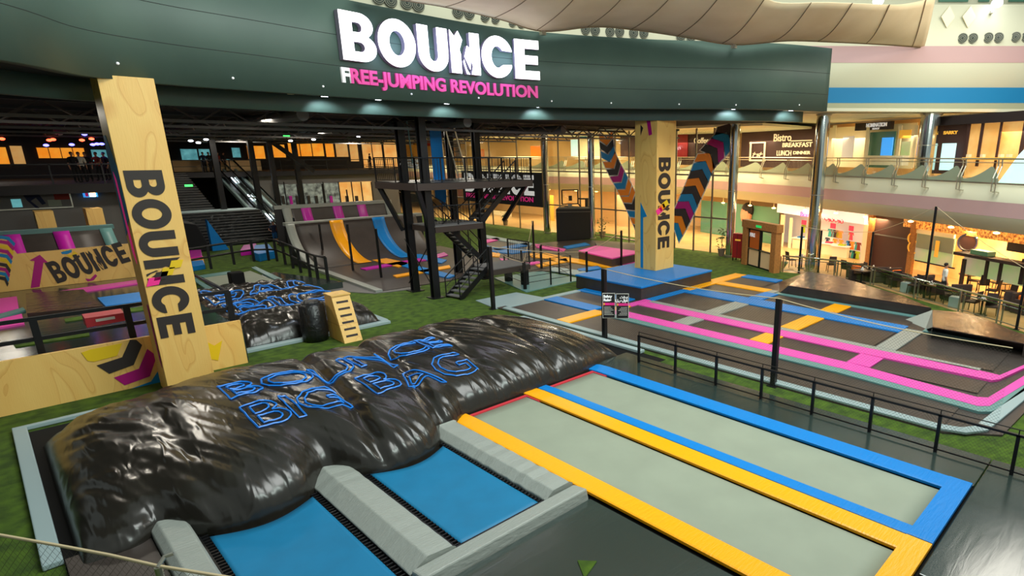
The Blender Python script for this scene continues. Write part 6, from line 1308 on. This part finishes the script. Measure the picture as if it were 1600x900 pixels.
p = G(432, 383); person((p.x, p.y, 0), math.radians(180), 1.78, 'person in navy shirt and blue shorts standing, hands on hips, by the escalator foot', 'cloth_navy', 'cloth_blue', 'hip', shorts=True)
p = G(438, 381); person((p.x+.1, p.y+.3, 0), math.radians(120), 1.70, 'person in a dark red top half hidden beside the one in blue shorts', 'cloth_red', 'cloth_navy', 'hip', shorts=True)
for k, (x, lab, m_) in enumerate(((113, 'person in dark clothes leftmost of the group on the left gallery', 'cloth_black'), (124, 'person in a white shirt in the group on the left gallery', 'cloth_white'), (134, 'person in dark clothes third from left on the left gallery', 'cloth_black'), (151, 'person in a dark shirt leaning on the left gallery railing', 'cloth_red'), (163, 'person in black standing nearest the left pillar on the gallery', 'cloth_black'))):
    p = onY(x, 250, 49+k*.8); person((p.x, 49+k*.8, 4.95), math.radians(200-20*k), 1.75, lab, m_, 'cloth_black', 'lean' if k == 3 else 'stand')
for k, (x, lab, m_) in enumerate(((318, 'person in dark clothes leftmost in the group at the stair head', 'cloth_navy'), (327, 'person with back turned in the middle of the stair head group', 'cloth_black'), (341, 'person in a dark red top at the stair head', 'cloth_red'), (350, 'person in dark clothes nearest the escalator top', 'cloth_black'))):
    p = onY(x, 250, 68+k*.5); person((p.x, 68+k*.5, 5.0), math.radians(190+15*k), 1.8, lab, m_, 'cloth_black', 'stand')
p = onY(578, 250, 68); person((p.x, 68, 5.0), math.radians(90), 1.7, 'person in dark clothes at the far gallery railing before the yellow windows', 'cloth_black', 'cloth_black', 'stand')
# ================================================================ CAFE FURNITURE
def armchair(loc, rz, lab, cushion=True):
    t = thing('armchair', lab, 'armchair', loc, None); t.rotation_euler.z = rz
    def lp(nm, mb, m_, bv=.03):
        o = bpy.data.objects.new(nm, mesh_of(nm, mb, m_, Vector((0, 0, 0)))); COL.objects.link(o); o.parent = t; return fin(o, bv)
    lp('base', MB().box(-.45, -.42, .02, .45, .42, .36), 'wicker'); lp('backrest', MB().box(-.45, .30, .36, .45, .44, .86), 'wicker')
    for s in (-1, 1): lp('armrest', MB().box(s*.45, -.42, .36, s*.33, .30, .62), 'wicker'); lp('leg', MB().box(s*.42, -.38, 0, s*.36, -.32, .04), 'steel_black', 0); lp('leg', MB().box(s*.42, .32, 0, s*.36, .38, .04), 'steel_black', 0)
    lp('seat_cushion', MB().box(-.32, -.42, .36, .32, .29, .46), 'wicker')
    if cushion: lp('throw_pillow', MB().box(-.26, .12, .46, .26, .28, .78), 'cushion_orange', .06)
    return t
def table(loc, lab, r=.45, h=.72):
    t = thing('round_table', lab, 'table', loc); l = Vector(loc); part('top', MB().cyl(l.x, l.y, l.z+h-.04, l.z+h, r, 20), 'table_dark', t); part('stem', MB().cyl(l.x, l.y, l.z+.02, l.z+h-.04, .04, 8), 'steel_black', t); part('foot', MB().cyl(l.x, l.y, l.z, l.z+.03, .25, 16), 'steel_black', t); return t
def card(loc, lab):
    l = Vector(loc); return single('menu_card', MB().prism([(l.x, l.y-.08, l.z), (l.x, l.y, l.z+.18), (l.x, l.y+.08, l.z)], (.12, 0, 0)).merge(MB()), 'dec_white', lab, 'menu card')
FD = math.atan2(-F2.y, -F2.x)
CH_ = [(1338, 438, 0, 'wicker armchair with orange pillow at the left end of the cafe before the clothes shop'), (1372, 440, 3, 'dark wicker armchair facing away left of the shutter wall'), (1403, 446, .3, 'dark wicker armchair with orange pillow before the shutter wall'), (1436, 456, 3.0, 'dark wicker armchair left of the waiter with its back to the court'),
       (1452, 459, .2, 'dark wicker armchair with orange pillow next to the waiter'), (1493, 470, 3.1, 'dark wicker sofa chair right of the waiter with orange pillow'), (1584, 484, 2.6, 'dark wicker armchair near the right picture edge'), (1602, 490, .4, 'dark wicker armchair cut by the right picture edge')]
for x, y, r, lab in CH_: p = G(x, y, .01); armchair((p.x, p.y, .01), FD+math.pi/2+r, lab)
def chair(loc, rz, lab, m_='wicker'):
    t = thing('dining_chair', lab, 'chair', loc); t.rotation_euler.z = rz
    def lp(nm, mb, mm): o = bpy.data.objects.new(nm, mesh_of(nm, mb, mm, Vector((0, 0, 0)))); COL.objects.link(o); o.parent = t; return fin(o, .01)
    lp('seat', MB().box(-.23, -.23, .42, .23, .23, .48), m_); lp('backrest', MB().prism([(-.22, .2, .48), (.22, .2, .48), (.2, .28, .95), (-.2, .28, .95)], (0, .04, 0)), m_)
    for sx in (-1, 1):
        for sy in (-1, 1): lp('leg', MB().bar((sx*.2, sy*.2, .42), (sx*.22, sy*.23, 0), .035), 'steel_black')
    return t
for x, y, r, lab in ((1520, 452, 0, 'dark dining chair left of the cafe counter'), (1534, 458, 2, 'dark dining chair left side of the round table by the counter'), (1548, 468, 3, 'dark dining chair before the round table by the counter'), (1560, 452, .5, 'dark dining chair against the lit counter panels'), (1574, 470, 4, 'dark dining chair right of the round table by the counter'), (1583, 455, 5, 'dark dining chair behind the round table at far right'),
                     (1235, 417, 1, 'dark chair beside the steel fence left of the chrome column'), (1322, 432, 1.2, 'dark chair by the fence right of the chrome column'), (1342, 437, 4, 'dark chair near the fence under the shutter wall'), (1298, 425, 2.2, 'dark chair just right of the chrome column base'), (1397, 450, 2.2, 'dark chair behind the fence in the middle'),
                     (1427, 460, 4.2, 'dark chair behind the fence below the projection screen'), (1472, 473, 1.2, 'dark chair behind the fence below the waiter'), (1517, 487, 2.9, 'dark chair behind the fence near the right'), (1547, 495, 5, 'dark chair behind the fence right of the ramp tops')):
    p = G(x, y, .01); chair((p.x, p.y, .01), r, lab, 'wicker' if y % 2 else 'shop_dark')
for x, y, lab in ((1388, 444, 'small round dark cafe table with a menu card before the shutter wall'), (1345, 443, 'small round dark cafe table at the left end of the cafe'), (1560, 464, 'round dark cafe table with a menu card by the counter'), (1510, 450, 'round dark cafe table behind the wicker sofa chair'), (1252, 419, 'round dark cafe table left of the chrome column'), (1362, 440, 'round dark cafe table by the fence below the shutter wall'), (1452, 468, 'round dark cafe table by the fence below the projection screen'), (1532, 492, 'round dark cafe table by the fence at the right')):
    p = G(x, y, .01); table((p.x, p.y, .01), lab); card((p.x-.05, p.y, .73), 'white menu card on the '+' '.join([w for w in lab.replace('small ', '').replace('dark ', '').replace(' with a menu card', '').split()][:11]))
for x, y, lab in ((1335, 434, 'grey planter box by the fence right of the chrome column'), (1414, 456, 'pale planter box by the fence, middle'), (1490, 480, 'pale planter box by the fence below the waiter')):
    p = G(x, y, .01); t = thing('planter', lab, 'planter', p); part('box', MB().box(p.x-.2, p.y-.2, .01, p.x+.2, p.y+.2, .5), 'frame_pale', t, bevel=.02); fo = MB(); random.seed(int(x))
    for j in range(40): c = p+Vector((random.uniform(-.25, .25), random.uniform(-.25, .25), random.uniform(.48, .85))); d_ = Vector((random.uniform(-1, 1), random.uniform(-1, 1), random.uniform(0, 1))).normalized()*.15; fo.add([c, c+d_*.5+Vector((.03, 0, 0)), c+d_, c+d_*.5-Vector((.03, 0, 0))], [(0, 1, 2, 3)])
    part('foliage', fo, 'leaf', t)
# steel fence between turf and cafe
fp = [G(x, y) for x, y in ((1221, 425), (1262, 429), (1305, 434), (1362, 446), (1430, 467), (1500, 488), (1560, 506), (1640, 532))]
fn = thing('steel_fence', 'shiny steel guard fence between the turf and the cafe', 'fence', fp[3])
part('handrail', MB().tube([(p.x, p.y, .95) for p in fp], .045, 8), 'chrome', fn); part('second_rail', MB().tube([(p.x, p.y, .80) for p in fp], .025, 6), 'chrome', fn); part('bottom_rail', MB().tube([(p.x, p.y, .12) for p in fp], .02, 6), 'brushed_steel', fn)
for p in fp:
    for o_ in (-.08, .08): part('post', MB().box(p.x-.03, p.y+o_-.03, 0, p.x+.03, p.y+o_+.03, .93), 'brushed_steel', fn)
for a, b in zip(fp[:-1], fp[1:]): part('glass_panel', MB().bar(Vector((a.x, a.y, .45)), Vector((b.x, b.y, .45)), .012, .6), 'glass', fn)
